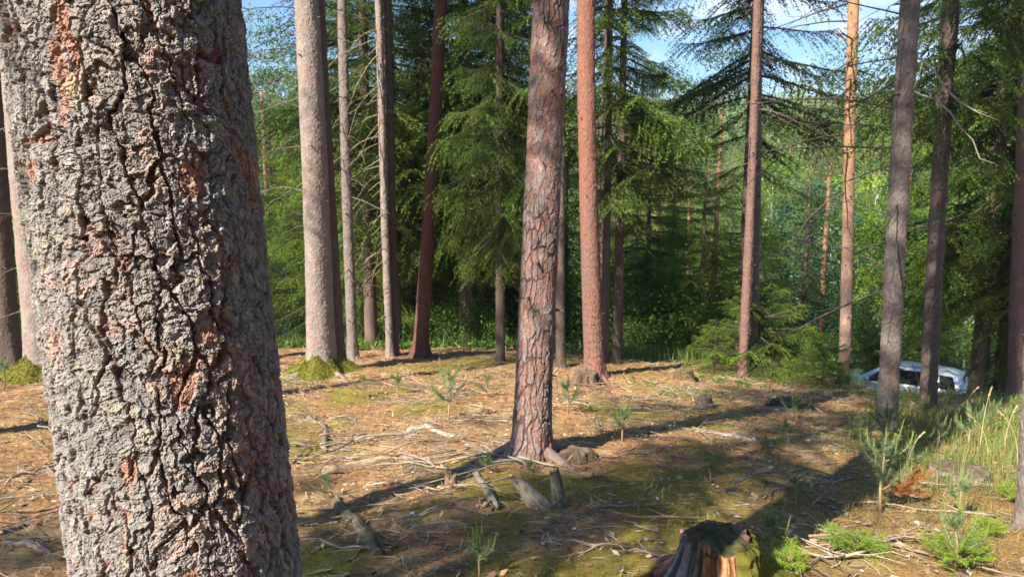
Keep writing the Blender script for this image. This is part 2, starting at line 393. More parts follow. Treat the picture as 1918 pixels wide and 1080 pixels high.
# ------------------------------------------------------------------ bark
def bark_fn(kind, U, V, circ, seed):
    """relief in metres and colour for points U (around, m) and V (up, m)"""
    th = U / circ * 2 * math.pi; R = circ / 2 / math.pi
    cx, cy = np.cos(th) * R, np.sin(th) * R
    def n3(f, s, o=4, fz=None): return fbm(cx * f + 50, cy * f + 50, V * (fz or f) + 50, seed + s, o)
    if kind == 'flaky':
        wu = (n3(20, 1, 3) - .5) * .05 + (n3(110, 2, 4) - .5) * .015
        wv = (n3(20, 3, 3) - .5) * .05 + (n3(110, 4, 4) - .5) * .015
        c = max(4, round(circ / .048)); eA, a1, a2, adx, ady = voro((U + wu) / circ * c, (V + wv) / .19, c, seed + 10)
        c = max(4, round(circ / .019)); eB, b1, b2, bdx, bdy = voro((U + wu * 1.1) / circ * c, (V + wv * 1.1) / .028, c, seed + 20)
        c = max(4, round(circ / .0095)); eC, c1, c2, cdx, cdy = voro((U + wu * 1.3) / circ * c, (V + wv * 1.3) / .011, c, seed + 30)
        open_ = sst(.40, .62, n3(10, 6, 4, 4))
        wid = .03 + .11 * open_
        crk = 1 - sst(wid * .6, wid, eA)
        h = -.009 * crk * (.2 + .8 * open_) + .0025 * a1
        h = h + .0052 * b1 * (1 - crk) - .004 * (1 - sst(.02, .07, eB)) + .0035 * (bdx * (a2 - .5) * 2 - bdy * .8)
        h = h + .0044 * c1 - .002 * (1 - sst(.02, .08, eC)) - .002 * cdy * (b2 > .4)
        h = h + (n3(200, 7, 3) - .5) * .0035 + (n3(13, 8, 3) - .5) * .006
        pit = (b2 > .84) * sst(.45, .6, n3(18, 9, 2)); h = h - .009 * pit
        hn = (h - h.mean()) / h.std()
        grey = np.stack([.315 + 0 * h, .29 + 0 * h, .28 + 0 * h], -1) * (.62 + .45 * c1 * .5 + .35 * b1 * .5 + .5 * (n3(70, 12, 3) - .25))[..., None]
        pink = np.array([.46, .31, .25]); red = np.array([.36, .19, .14]); dark = np.array([.10, .06, .05])
        k = (sst(.46, .68, n3(9, 13, 3)) * sst(.2, .8, b1))[..., None] * .65
        col = grey * (1 - k) + pink * k
        k = np.clip(crk * open_ * .7 + sst(-.4, -1.6, hn) * .5, 0, 1)[..., None] * sst(.42, .62, n3(6, 19, 3))[..., None]; col = col * (1 - k) + red * k
        rp = ((sst(.66, .70, n3(11, 16, 4, 6))) * .85)[..., None]; col = col * (1 - rp) + red * 1.15 * rp; h = h - .004 * rp[..., 0]
        k = (sst(-1.2, -2.6, hn) * .6)[..., None]; col = col * (1 - k) + dark * k
        li = (sst(.60, .68, n3(30, 17, 3)) * sst(.2, 1, hn) * .5)[..., None]; col = col * (1 - li) + np.array([.40, .37, .25]) * li
        return h, col
    if kind == 'plate':
        wu = (n3(8, 1, 3) - .5) * .07 + (n3(70, 2, 4) - .5) * .016
        wv = (n3(8, 3, 3) - .5) * .14 + (n3(60, 4, 4) - .5) * .03
        c = max(4, round(circ / .052)); eA, a1, a2, adx, ady = voro((U + wu) / circ * c, (V + wv) / (.34 - .05 * np.clip(V, 0, 3)), c, seed + 10)
        c = max(4, round(circ / .033)); eB, b1, b2, bdx, bdy = voro((U + wu * 1.2) / circ * c, (V + wv) / .095, c, seed + 20)
        c = max(4, round(circ / .018)); eC, c1, c2, cdx, cdy = voro((U + wu * 1.3) / circ * c, (V + wv) / .04, c, seed + 30)
        op = sst(.38, .62, n3(4, 11, 3, 1.6)); wid = .03 + .13 * op; crk = 1 - sst(wid * .5, wid, eA)
        h = -.008 * crk * (.15 + .85 * op) + .003 * a1 + .0045 * b1 * (1 - crk) + .004 * c1 * (b2 > .3) - .004 * bdy * (a2 - .2) - .003 * (1 - sst(.02, .08, eB)) + (n3(150, 7, 2) - .5) * .002
        grey = np.array([.33, .27, .255]); red = np.array([.35, .19, .145]); dark = np.array([.085, .055, .05])
        k = np.clip(sst(.35, .7, b1 * .5 + .5 * n3(5, 6, 3, 3)) * .8 + .15, 0, 1)[..., None]
        col = grey * k + red * (1 - k)
        col = col * (.62 + .3 * c1 + .45 * (n3(90, 8, 3) - .3))[..., None]
        k = (crk * (.1 + .6 * op))[..., None]; col = col * (1 - k) + dark * k
        return h, col
    if kind == 'redpine':
        wu = (n3(12, 1, 3) - .5) * .06; wv = (n3(12, 3, 3) - .5) * .1
        c = max(4, round(circ / .05)); eA, a1, a2, adx, ady = voro((U + wu) / circ * c, (V + wv) / .13, c, seed + 10)
        low = sst(3.2, .3, V)
        h = (.005 + .010 * low) * sst(0, .16, eA) + .006 * a1 + (n3(6, 15, 3, 2.5) - .5) * .018 + (n3(50, 5, 3) - .5) * .006
        red = np.array([.265, .125, .085]); g2 = np.array([.19, .125, .11]); dark = np.array([.10, .05, .04])
        k = np.clip(sst(.35, .75, n3(6, 6, 3, 1.5) * .8 + a1 * .12 + low * .22) * .8, 0, 1)[..., None]
        col = (red * (1 - k) + g2 * k) * (.8 + .4 * n3(28, 7, 3))[..., None]
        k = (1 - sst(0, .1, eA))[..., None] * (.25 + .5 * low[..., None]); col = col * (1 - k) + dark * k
        return h, col
    if kind == 'orange':
        wu = (n3(9, 1, 3) - .5) * .08; wv = (n3(9, 3, 3) - .5) * .12
        c = max(4, round(circ / .06)); eA, a1, a2, adx, ady = voro((U + wu) / circ * c, (V + wv) / .12, c, seed + 10)
        up = sst(1.5, 5.5, V)
        h = .003 * sst(0, .12, eA) + .003 * a1
        lo = np.array([.36, .23, .19]); hi = np.array([.42, .235, .13])
        col = lo * (1 - up[..., None]) + hi * up[..., None]
        col = col * (.7 + .45 * a1 * .6 + .35 * n3(16, 7, 3))[..., None]
        k = (1 - sst(0, .08, eA))[..., None] * .4; col = col * (1 - k) + np.array([.16, .08, .05]) * k
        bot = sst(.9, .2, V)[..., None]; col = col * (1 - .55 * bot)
        return h, col
    # spruce: small scales
    wu = (n3(20, 1, 3) - .5) * .03; wv = (n3(20, 3, 3) - .5) * .04
    c = max(6, round(circ / .022)); eA, a1, a2, adx, ady = voro((U + wu) / circ * c, (V + wv) / .03, c, seed + 10)
    h = .004 * sst(0, .2, eA) + .0065 * a1 + (n3(9, 5, 3, 4) - .5) * .022 + (n3(50, 6, 3) - .5) * .008
    base = {'spruce': (.31, .255, .225), 'darkspruce': (.15, .115, .10), 'greyspruce': (.225, .19, .17), 'darkpine': (.16, .075, .06), 'brownpine': (.22, .135, .115)}[kind]
    col = np.array(base) * (.82 + .14 * a1 + .4 * (n3(8, 7, 3) - .4))[..., None]
    k = sst(.62, .75, n3(5, 8, 3))[..., None] * .5; col = col * (1 - k) + np.array(base) * np.array([1.15, .8, .65]) * k
    return h, col

def trunk_mb(kind, r0, H, lean, seed, nu, dv, dense=None, taper=.55, flare=.35, bend=0.0, rel=1.0, lobes=5, vbase=0):
    """tapered trunk with bark relief; dense=(z0,z1,step) is the part with the finest bark"""
    vs = [-.5]
    while vs[-1] < H:
        v = vs[-1]
        vs.append(v + (dense[2] if dense and dense[0] <= v < dense[1] else dv))
    vs = np.array(vs); th = np.arange(nu) / nu * 2 * math.pi
    T, V = np.meshgrid(th, vs)
    circ = 2 * math.pi * r0
    h, col = bark_fn(kind, T / (2 * math.pi) * circ, V + vbase, circ, seed)
    prof = 1 - (1 - taper) * np.clip(V / H, 0, 1)
    fl = flare * np.exp(-np.clip(V, 0, None) / (.9 * r0 + .06)) * (1 + .45 * np.sin(T * lobes + seed)) + .10 * flare * np.exp(-np.clip(V, 0, None) / (5 * r0))
    oval = 1 + .035 * np.sin(T * 2 + seed) + .02 * np.sin(T * 3 + seed * 2 + V * .6)
    r = r0 * prof * oval * (1 + fl) + h * rel
    cx = lean[0] * V + bend * np.sin(V * .55 + seed); cy = lean[1] * V
    P = np.stack([cx + r * np.cos(T), cy + r * np.sin(T), V], -1)
    a = np.arange(len(vs) - 1)[:, None] * nu; j = np.arange(nu)[None]; k = (j + 1) % nu
    q = np.stack([a + j, a + k, a + nu + k, a + nu + j], -1).reshape(-1, 4)
    return MB().add(P.reshape(-1, 3), None, q, col.reshape(-1, 3))

# ------------------------------------------------------------------ foliage pieces
def blades(P, D, ln, wd, up=None, c=None, mb=None, rg=rng, cut=None):
    """narrow needle clumps: one triangle each at P along D"""
    n = len(P)
    D = D / (np.linalg.norm(D, axis=1)[:, None] + 1e-9)
    s = rg.normal(size=(n, 3)); s = np.cross(D, s); s /= np.linalg.norm(s, axis=1)[:, None] + 1e-9
    ln = np.broadcast_to(ln, (n,))[:, None]; wd = np.broadcast_to(wd, (n,))[:, None]
    v = np.stack([P - s * wd / 2, P + s * wd / 2, P + D * ln], 1).reshape(-1, 3)
    t = np.arange(3 * n).reshape(n, 3)
    if c is None: c = np.stack([rg.random(n) * .3, .75 + rg.random(n) * .5, 0 * ln[:, 0]], -1)
    c = np.repeat(c, 3, 0)
    if mb is None: return v, t, c
    mb.add(v, t, None, c); return mb

def spruce_branch(L, seed, sp=.10, step=.045, bl=.07, bw=.022, droop=.25, hang=.5, nb=3):
    rg = np.random.default_rng(seed)
    P = []; D = []; A = []
    for t in np.arange(.12, 1.0, sp / L):
        base = np.array([t * L, 0, -droop * L * (t ** 1.7) + .16 * L * t ** 5])
        for sd in (-1, 1):
            l = L * (.10 + .42 * math.sin(math.pi * min(1, .12 + .9 * (1 - t) ** .8)) ** 1.0) * rg.uniform(.55, 1.15)
            if rg.random() < .10: continue
            l = min(l, .95)
            an = math.radians(rg.uniform(38, 62)) * sd
            d = np.array([math.cos(an), math.sin(an), rg.uniform(-.15, .05)])
            k = max(2, int(l / step)); s = (np.arange(k) + rg.random(k)) / k
            q = base[None] + d[None] * (s * l)[:, None]
            q[:, 2] -= hang * l * s ** 1.6 * rg.uniform(.5, 1.3)
            for j in range(nb):
                off = rg.normal(size=(k, 3)) * .55
                dd = d[None] * .8 + off; dd[:, 2] -= .25
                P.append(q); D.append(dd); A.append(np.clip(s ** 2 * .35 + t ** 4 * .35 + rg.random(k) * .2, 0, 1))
    k = int(L / step * 1.2); s = rg.uniform(.1, 1.02, k)
    q = np.stack([s * L, 0 * s, -droop * L * (s ** 1.7) + .16 * L * s ** 5], -1)
    P.append(q); D.append(rg.normal(size=(k, 3)) * .5 + np.array([1, 0, 0])); A.append(s * .4)
    P = np.concatenate(P); D = np.concatenate(D); A = np.concatenate(A)
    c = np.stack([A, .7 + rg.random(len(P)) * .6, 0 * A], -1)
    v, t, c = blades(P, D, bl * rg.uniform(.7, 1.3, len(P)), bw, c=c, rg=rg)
    return v, c

def place(v, L0, az, el, base, sc, roll=0):
    """turn a branch built along +x to azimuth az, elevation el, scale sc, at base"""
    ca, sa, ce, se = math.cos(az), math.sin(az), math.cos(el), math.sin(el)
    x = v[:, 0] * ce - v[:, 2] * se; z = v[:, 0] * se + v[:, 2] * ce; y = v[:, 1]
    return np.stack([x * ca - y * sa, x * sa + y * ca, z], -1) * sc + np.asarray(base)

BR = {}
def branch_set(key):
    if key in BR: return BR[key]
    if key == 'near': s = [spruce_branch(2.4, 100 + i, .10, .05, .075, .024, .22, .55, 3) for i in range(6)]
    elif key == 'mid': s = [spruce_branch(2.4, 200 + i, .20, .11, .14, .055, .22, .5, 2) for i in range(5)]
    else: s = [spruce_branch(2.4, 300 + i, .42, .24, .34, .16, .2, .4, 2) for i in range(4)]
    BR[key] = s; return s

def spruce_crown(seed, H, zb, R, key, per=5, dz=.42, lean=(0, 0), drop=-18, top=28, pw=.8, fill=1.0, mb=None, wood=None, sides=None):
    rg = np.random.default_rng(seed); S = branch_set(key)
    mb = mb or MB(); z = zb
    while z < H - .25:
        f = (z - zb) / (H - zb)
        for i in range(per):
            if rg.random() > fill: continue
            a = rg.uniform(0, 2 * math.pi)
            if sides and not sides(a, f): continue
            l = R * ((1 - f) ** pw) * rg.uniform(.6, 1.12) * (1 if f > .06 else rg.uniform(.4, .9)) + .15
            el = math.radians(drop + (top - drop) * f ** .9 + rg.uniform(-8, 8))
            v, c = S[rg.integers(len(S))]
            b = (lean[0] * z, lean[1] * z, z + rg.uniform(-.15, .15))
            sc = l / 2.4
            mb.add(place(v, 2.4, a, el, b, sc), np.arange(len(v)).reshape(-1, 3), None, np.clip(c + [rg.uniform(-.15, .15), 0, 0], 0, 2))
            if wood is not None and l > .7:
                s = np.linspace(0, .93, 5); q = np.stack([s * 2.4, 0 * s, -.22 * 2.4 * s ** 1.7 + .16 * 2.4 * s ** 5], -1)
                tube(wood, place(q, 2.4, a, el, b, sc), np.linspace(.010 * l + .006, .004, 5), 4, (.13, .10, .085), False)
        z += dz * rg.uniform(.7, 1.3) * (1 - .35 * f)
    return mb

def leaf_cluster_crown(seed, H, zb, R, n, per, ls, mb=None, wood=None, shape=1.0):
    """broad-leaved crown: twigs carrying small folded leaves, clumped on limbs"""
    rg = np.random.default_rng(seed); mb = mb or MB()
    for i in range(n):
        f = rg.random() ** .9; z = zb + f * (H - zb)
        rr = R * (math.sin(math.pi * (.12 + .86 * f)) ** .7) * rg.uniform(.25, 1.1) ** .6
        a = rg.uniform(0, 2 * math.pi); c0 = np.array([rr * math.cos(a), rr * math.sin(a), z])
        s = rg.uniform(.5, 1.2) * .42 * shape
        P = c0 + rg.normal(size=(per, 3)) * np.array([s, s, s * .55]); P[:, 2] -= .2 * np.abs(rg.normal(size=per)) * s
        d = rg.normal(size=(per, 3)); d[:, 2] *= .4; d /= np.linalg.norm(d, axis=1)[:, None]
        e = np.cross(d, rg.normal(size=(per, 3))); e /= np.linalg.norm(e, axis=1)[:, None]
        l = ls * rg.uniform(.6, 1.3, per)[:, None]
        v = np.stack([P, P + d * l * .5 + e * l * .36, P + d * l, P + d * l * .5 - e * l * .36], 1).reshape(-1, 3)
        br = rg.uniform(-.15, .35)
        cc = np.stack([np.clip(br + rg.random(per) * .35, 0, 1), .75 + rg.random(per) * .5, np.zeros(per)], -1)
        mb.add(v, None, np.arange(4 * per).reshape(per, 4), np.repeat(cc, 4, 0))
        if wood is not None and i % 3 == 0:
            b = np.array([0, 0, max(zb * .8, z - rr * .8 - .3)])
            tube(wood, [b, b * .5 + c0 * .5 + [0, 0, .1], c0], [.025, .016, .006], 4, (1, 1, 1), False)
    return mb

def pine_crown(seed, H, zb, R, n, mb=None, wood=None, key=1.0):
    rg = np.random.default_rng(seed); mb = mb or MB()
    for i in range(n):
        f = rg.random(); z = zb + f * (H - zb); rr = R * math.sin(math.pi * (.2 + .75 * f)) * rg.uniform(.3, 1.1)
        a = rg.uniform(0, 6.283); c0 = np.array([rr * math.cos(a), rr * math.sin(a), z])
        k = 70; P = c0 + rg.normal(size=(k, 3)) * np.array([.38, .38, .16]); D = rg.normal(size=(k, 3)) + np.array([0, 0, .5])
        blades(P, D, .16 * key, .035 * key, mb=mb, rg=rg)
        if wood is not None and i % 2 == 0:
            b = np.array([0, 0, z - .4 * rr]); tube(wood, [b, (b + c0) / 2 + [0, 0, .15], c0], [.04, .025, .008], 4, (.2, .12, .08), False)
    return mb

def dead_branches(seed, zs, Lr, azr, el=(-25, 10), wood=None, lean=(0, 0), r=.011, col=(.17, .14, .12), sub=5, needles=None, curl=-.2):
    rg = np.random.default_rng(seed); mb = wood or MB()
    for z in zs:
        a = rg.uniform(*azr); l = rg.uniform(*Lr); e = math.radians(rg.uniform(*el))
        k = 9; s = np.linspace(0, 1, k)
        wob = np.cumsum(rg.normal(size=(k, 3)) * .035 * l, 0)
        d = np.array([math.cos(a) * math.cos(e), math.sin(a) * math.cos(e), math.sin(e)])
        P = np.array([lean[0] * z, lean[1] * z, z]) + d * (s * l)[:, None] + wob * s[:, None]; P[:, 2] += curl * l * s ** 2
        c = np.array(col) * rg.uniform(.7, 1.4)
        tube(mb, P, np.linspace(r * (.6 + .3 * l), .0022, k), 5, c, False)
        for j in range(int(sub * l)):
            t = rg.uniform(.25, .97); i = int(t * (k - 1)); ba = P[i]
            a2 = a + rg.choice([-1, 1]) * rg.uniform(.4, 1.1); l2 = l * rg.uniform(.12, .4) * (1.15 - t)
            d2 = np.array([math.cos(a2), math.sin(a2), rg.uniform(-.7, .1)])
            q = ba + d2 * (np.linspace(0, 1, 5) * l2)[:, None] + np.cumsum(rg.normal(size=(5, 3)) * .02, 0) * np.linspace(0, 1, 5)[:, None]
            tube(mb, q, np.linspace(.0042, .0014, 5), 4, c, False)
    return mb

# ------------------------------------------------------------------ spruces used more than once
def spruce_proto(seed, H, zb, R, key, mat, label, group, r0=None, **k):
    wd = MB(); mb = spruce_crown(seed, H, zb, R, key, wood=wd, **k)
    t = thing('spruce_tree', label, 'tree', (0, 0, 0), 0, group)
    r0 = r0 or .009 * H + .02
    tube(wd, [(0, 0, -.6), (0, 0, .15), (0, 0, H * .4), (0, 0, H * .97)], [r0 * 1.3, r0, r0 * .72, .012], 12, (1, 1, 1))
    obj('trunk', wd, M['bark_far'], t); obj('crown', mb, mat, t, False)
    return t
GN = 'dense spruces along the far edge of the clearing'
near = [
    spruce_proto(301, 19, 2.8, 2.7, 'near', M['spruce_shaded'], 'x', GN, per=6, dz=.38, fill=.95),
    spruce_proto(302, 16, 1.2, 2.5, 'near', M['spruce_shaded'], 'x', GN, per=6, dz=.38, fill=.95),
    spruce_proto(303, 11, .5, 2.1, 'near', M['spruce'], 'x', GN, per=6, dz=.33, fill=.95),
    spruce_proto(304, 18, 4.6, 2.6, 'near', M['spruce_shaded'], 'x', GN, per=5, dz=.45, fill=.9),
]
used = set()

# ------------------------------------------------------------------ the standing trees of the clearing
def lean_of(P, pxt):
    r = ray(pxt, 0); s = P[1] / r[1]
    return ((r[0] * s - P[0]) / (CAM_Z + r[2] * s - P[2]), random.uniform(-.008, .008))
HIGH = {}
def high_crown(kind, i):
    """crown well above the frame, its origin 9 m up the stem"""
    k = (kind, i)
    if k in HIGH: return HIGH[k]
    wd = MB()
    if kind == 'spruce':
        mb = spruce_crown(900 + i, 11.5, 0, 2.2, 'mid', per=5, dz=.5, wood=wd); mat = M['spruce']
    else:
        mb = pine_crown(950 + i, 8.5, 1.8, 2.5, 75, wood=wd, key=1.3); mat = M['pine']
    tube(wd, [(0, 0, -.3), (0, 0, 4), (0, 0, 9)], [.07, .05, .02], 8, (.2, .14, .1))
    HIGH[k] = (mb.mesh('crown', mat, False), wd.mesh('limbs', M['bark_far']))
    return HIGH[k]

def clearing_tree(name, label, px, py, pxt, wpx, kind, seed, crown='spruce', H=17, nu=90, dv=.016, dense_to=7.2, flare=.35, bend=.02, cat='tree', rel=1, taper=.5, dead=None, zc=9, own=None, mossy=False, group=None, csc=.52, P=None, lean=None):
    P = P or G(px, py); lean = lean or lean_of(P, pxt); r0 = wpx / FPX * P[1] / 2
    t = thing(name, label, cat, P, 0, group)
    tm = trunk_mb(kind, r0, H, lean, seed, nu, .12, (-.1, dense_to, dv), taper, flare, bend, rel)
    rg = np.random.default_rng(seed + 77); bc = {'plate': (.27, .19, .17), 'redpine': (.22, .13, .10), 'brownpine': (.17, .11, .09), 'orange': (.2, .13, .1), 'spruce': (.30, .24, .2), 'greyspruce': (.2, .17, .15)}.get(kind, (.13, .1, .085))
    for i in range(rg.integers(4, 7)):
        a = rg.uniform(0, 6.28); l = r0 * rg.uniform(2.2, 4.2); s_ = np.linspace(0, 1, 9); a2 = a + rg.normal(0, .35) * s_
        x = np.cos(a2) * (r0 * .6 + l * s_); y = np.sin(a2) * (r0 * .6 + l * s_); gz = ground_z(P[0] + x, P[1] + y) - P[2]
        tube(tm, np.stack([x, y, gz + .10 * (1 - s_) ** 2 * (r0 / .15) - .025 * s_ - .01], -1), r0 * .42 * (1 - .8 * s_), 9, np.array(bc) * rg.uniform(.7, 1.1))
    for i in range(30):
        z = rg.uniform(.7, 7); a = rg.uniform(0, 6.28); rr = r0 * (1 - (1 - taper) * z / H); l = rg.uniform(.02, .10); e = rg.uniform(-.4, .5); d = np.array([math.cos(a), math.sin(a), e])
        b_ = np.array([lean[0] * z + bend * math.sin(z * .55 + seed), lean[1] * z, z]) + d * rr * .92; q_ = rg.uniform(.006, .014)
        tube(tm, [b_ - d * .02, b_ + d * l * .5 + [0, 0, .002], b_ + d * l], [q_ * 1.7, q_, q_ * .6], 6, np.array(bc) * .6)
    obj('trunk', tm, M['bark_mid'], t, kind != 'plate')
    if crown:
        c, wd = high_crown(crown, seed % 2)
        for nm, me in (('crown', c), ('limbs', wd)):
            o = obj(nm, me, None, t); o.location = (lean[0] * zc, lean[1] * zc, zc); o.rotation_euler = (0, 0, seed * 1.7)
            o.scale = (csc, csc, csc)
    if own is not None:
        for ch in own.children:
            if ch.name.startswith('crown'):
                o = obj('crown', ch.data, None, t); o.location = (0, 0, .2); o.rotation_euler = (lean[1], lean[0], seed); o.scale = (.55, .55, .85)
    if dead:
        dd = dict(dead); zs = dd.pop('zs')
        for i, z in enumerate(zs): obj('dead_branch', dead_branches(seed * 100 + i, [z], lean=lean, **dd), M['dead_wood'], t)
    if mossy:
        mb = MB(); n = 40; rr = np.linspace(0, 1, 14)
        T, Rr = np.meshgrid(np.arange(n) / n * 6.28318, rr)
        rad = r0 * (1.02 + 2.1 * Rr * (1 + .35 * np.sin(T * 3 + seed) + .2 * np.sin(T * 7)))
        zz = .33 * (1 - Rr) ** 1.5 * (1 + .16 * np.sin(T * 3 + 1) + .5 * (vnoise(np.cos(T) * 3, np.sin(T) * 3, 0, seed + 2) - .5)) + (vnoise(rad * np.cos(T) * 25, rad * np.sin(T) * 25, 0, seed) - .5) * .035
        xx = rad * np.cos(T); yy = rad * np.sin(T)
        gz = ground_z(P[0] + xx, P[1] + yy) - P[2]
        v = np.stack([xx, yy, gz + zz - .015 - .06 * Rr], -1)
        a = np.arange(13)[:, None] * n; j = np.arange(n)[None]; k = (j + 1) % n
        mb.add(v.reshape(-1, 3), None, np.stack([a + j, a + k, a + n + k, a + n + j], -1).reshape(-1, 4))
        mo = obj('moss', mb, M['moss'], t); rg = np.random.default_rng(seed); vv = v.reshape(-1, 3); kk = 8000
        ia = rg.integers(0, 13 * n - 1, kk); w_ = rg.random(kk)[:, None]; pp = vv[ia] * w_ + vv[ia + n - (rg.random(kk) < .5)] * (1 - w_)
        fb = MB(); blades(pp, rg.normal(size=(kk, 3)) * .6 + [0, 0, .8], .035, .012, mb=fb, rg=rg); obj('fronds', fb, M['moss_frond'], mo, False)
    return t, P, lean, r0

# the great trunk beside the camera
t = thing('spruce_tree', 'huge close trunk with rough flaking grey and reddish bark filling the left of the view', 'tree', (-.722, 1.655, float(ground_z(-.722, 1.655))))
bz = t.location.z
def big_trunk():
    mb = trunk_mb('flaky', .240, 19, (-.043, -.01), 41, 760, .06, (.85 , 2.62, .0020), .55, .62, .004, 1.0)
    return mb
obj('trunk', big_trunk(), M['bark'], t, False)
c, wd = high_crown('spruce', 0)
for nm, me in (('crown', c), ('limbs', wd)):
    o = obj(nm, me, None, t); o.location = (-.043 * 10.5, 0, 10.5)

D = dict
clearing_tree('spruce_tree', 'pale grey spruce trunk with mossy foot partly hidden by the huge trunk', 86, 708, 26, 62, 'spruce', 3, mossy=True,
              dead=D(zs=np.arange(1.2, 6, .7), Lr=(.5, 1.3), azr=(2.4, 4.2)))
clearing_tree('spruce_tree', 'dark shaded trunk at the left edge of the view behind the pale one', 20, 692, -28, 42, 'darkspruce', 4)
clearing_tree('spruce_tree', 'thick pale grey spruce trunk in full sun standing on a bright moss mound', 603, 700, 574, 50, 'spruce', 6, mossy=True, nu=130, dv=.012, flare=.42,
              dead=D(zs=np.arange(2.6, 7.2, .27), Lr=(.7, 1.9), azr=(2.5, 3.9), el=(-30, 15)))
clearing_tree('spruce_tree', 'dark spruce trunk standing directly behind the thick pale one', 627, 693, 594, 36, 'darkspruce', 8,
              dead=D(zs=np.arange(2.8, 7, .5), Lr=(.5, 1.4), azr=(-.9, .8)))
clearing_tree('spruce_tree', 'slender grey brown spruce trunk just right of the thick pale pair', 661, 672, 640, 19, 'greyspruce', 9,
              dead=D(zs=np.arange(1.5, 7, .35), Lr=(.5, 1.8), azr=(0, 6.28)), csc=.8)
clearing_tree('spruce_tree', 'slim pale sunlit trunk with hanging dry twigs, between slender grey and dark red trunks', 732, 670, 707, 14, 'spruce', 10,
              dead=D(zs=np.arange(1.9, 6.5, .14), Lr=(.7, 1.7), azr=(1.8, 4.4), el=(-40, -5), sub=7, col=(.26, .23, .13), curl=-.45), csc=.8)
clearing_tree('spruce_tree', 'thin shaded trunk right behind the slim pale sunlit one', 742, 667, 724, 15, 'darkspruce', 11, csc=.7)
clearing_tree('pine_tree', 'dark reddish pine trunk leaning right in the shade at the back of the clearing', 788, 668, 826, 27, 'darkpine', 12, crown='pine', flare=.5)
clearing_tree('pine_tree', 'big plated red and grey pine trunk in the middle of the clearing', 990, 855, 1034, 66, 'plate', 14, crown='pine', nu=230, dv=.008, flare=.32, bend=.012, taper=.62)
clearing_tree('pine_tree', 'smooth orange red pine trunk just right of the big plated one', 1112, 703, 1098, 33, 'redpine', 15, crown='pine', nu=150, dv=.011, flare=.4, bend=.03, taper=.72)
clearing_tree('spruce_tree', 'thin dark trunk between the plated pine and the orange red pine', 1052, 687, 1048, 17, 'darkspruce', 17, csc=.7)
clearing_tree('pine_tree', 'slim pinkish pine trunk with drooping dark boughs rising behind the young spruce', 1392, 707, 1417, 17, 'brownpine', 18, crown='pine', nu=70,
              flare=.25, dead=D(zs=np.arange(4.2, 7.5, .5), Lr=(.8, 1.8), azr=(0, 6.28)))
clearing_tree('spruce_tree', 'thin grey trunk touching the slim pinkish pine behind the young spruce', 1410, 703, 1424, 13, 'greyspruce', 19, csc=.7)
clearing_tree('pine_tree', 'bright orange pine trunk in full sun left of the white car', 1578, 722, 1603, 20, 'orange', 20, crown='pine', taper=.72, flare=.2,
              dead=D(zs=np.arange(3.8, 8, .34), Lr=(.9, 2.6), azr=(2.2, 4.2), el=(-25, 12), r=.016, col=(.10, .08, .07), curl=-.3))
clearing_tree('spruce_tree', 'grey spruce trunk leaning right in front of the white car', 1657, 805, 1706, 33, 'greyspruce', 21, nu=120, dv=.012, taper=.7, flare=.22,
              dead=D(zs=np.arange(1.7, 5.5, .2), Lr=(.7, 2.2), azr=(1.9, 4.4), el=(-30, 18), col=(.13, .11, .09)))
clearing_tree('spruce_tree', 'dark grey spruce trunk crossing the rear half of the white car', 1738, 768, 1779, 27, 'darkspruce', 22, nu=90, taper=.7, flare=.2, crown=None, own=near[3], H=18)
clearing_tree('pine_tree', 'scaly red brown trunk rising at the right edge of the view', 1902, 740, 1925, 24, 'brownpine', 29, crown='pine', nu=60)
clearing_tree('spruce_tree', 'close dark trunk cut off by the lower right edge of the view', 1938, 995, 1990, 52, 'greyspruce', 30, nu=120, dv=.01)
# long twisted dead boughs to the right of the leaning trunk
P = G(1657, 805); t = thing('dead_bough', 'long bare pale bough arching down right from the leaning trunk', 'branch', (P[0], P[1], P[2]), 0)
def bough(pxs, Y, r0=.016, r1=.005):
    out = []
    for (a, b) in pxs:
        r = ray(a, b); s = Y / r[1]; out.append([r[0] * s - P[0], Y - P[1], CAM_Z + r[2] * s - P[2]])
        Y -= .06
    return np.array(out), np.linspace(r0, r1, len(out))
def smooth(p, k=4):
    p = np.asarray(p); i = np.linspace(0, len(p) - 1, (len(p) - 1) * k + 1); return np.stack([np.interp(i, range(len(p)), p[:, j]) for j in range(3)], -1)
mb = MB(); b, r = bough([(1700, 105), (1728, 112), (1755, 140), (1770, 165), (1795, 190), (1830, 210), (1868, 225)], P[1] - .05, .016, .003)
tube(mb, b, r, 6, (.42, .37, .28)); obj('stem', mb, M['dead_wood'], t)
mb = MB()
for q in ([(1770, 165), (1790, 182), (1822, 205), (1850, 212)], [(1728, 112), (1722, 140), (1712, 165)], [(1755, 140), (1760, 120), (1751, 95)]):
    b, r = bough(q, P[1] - .2, .008, .003); tube(mb, b, r, 5, (.40, .35, .27))
obj('twigs', mb, M['dead_wood'], t)
t = thing('dead_bough', 'lower bare pale bough hanging right of the leaning trunk with kinked end', 'branch', (P[0], P[1], P[2]), 0)
mb = MB(); b, r = bough([(1690, 160), (1725, 178), (1750, 185), (1778, 208), (1800, 240), (1822, 262), (1835, 297), (1862, 306)], P[1] - .05, .015, .004)
tube(mb, b, r, 6, (.40, .36, .30)); obj('stem', mb, M['dead_wood'], t)

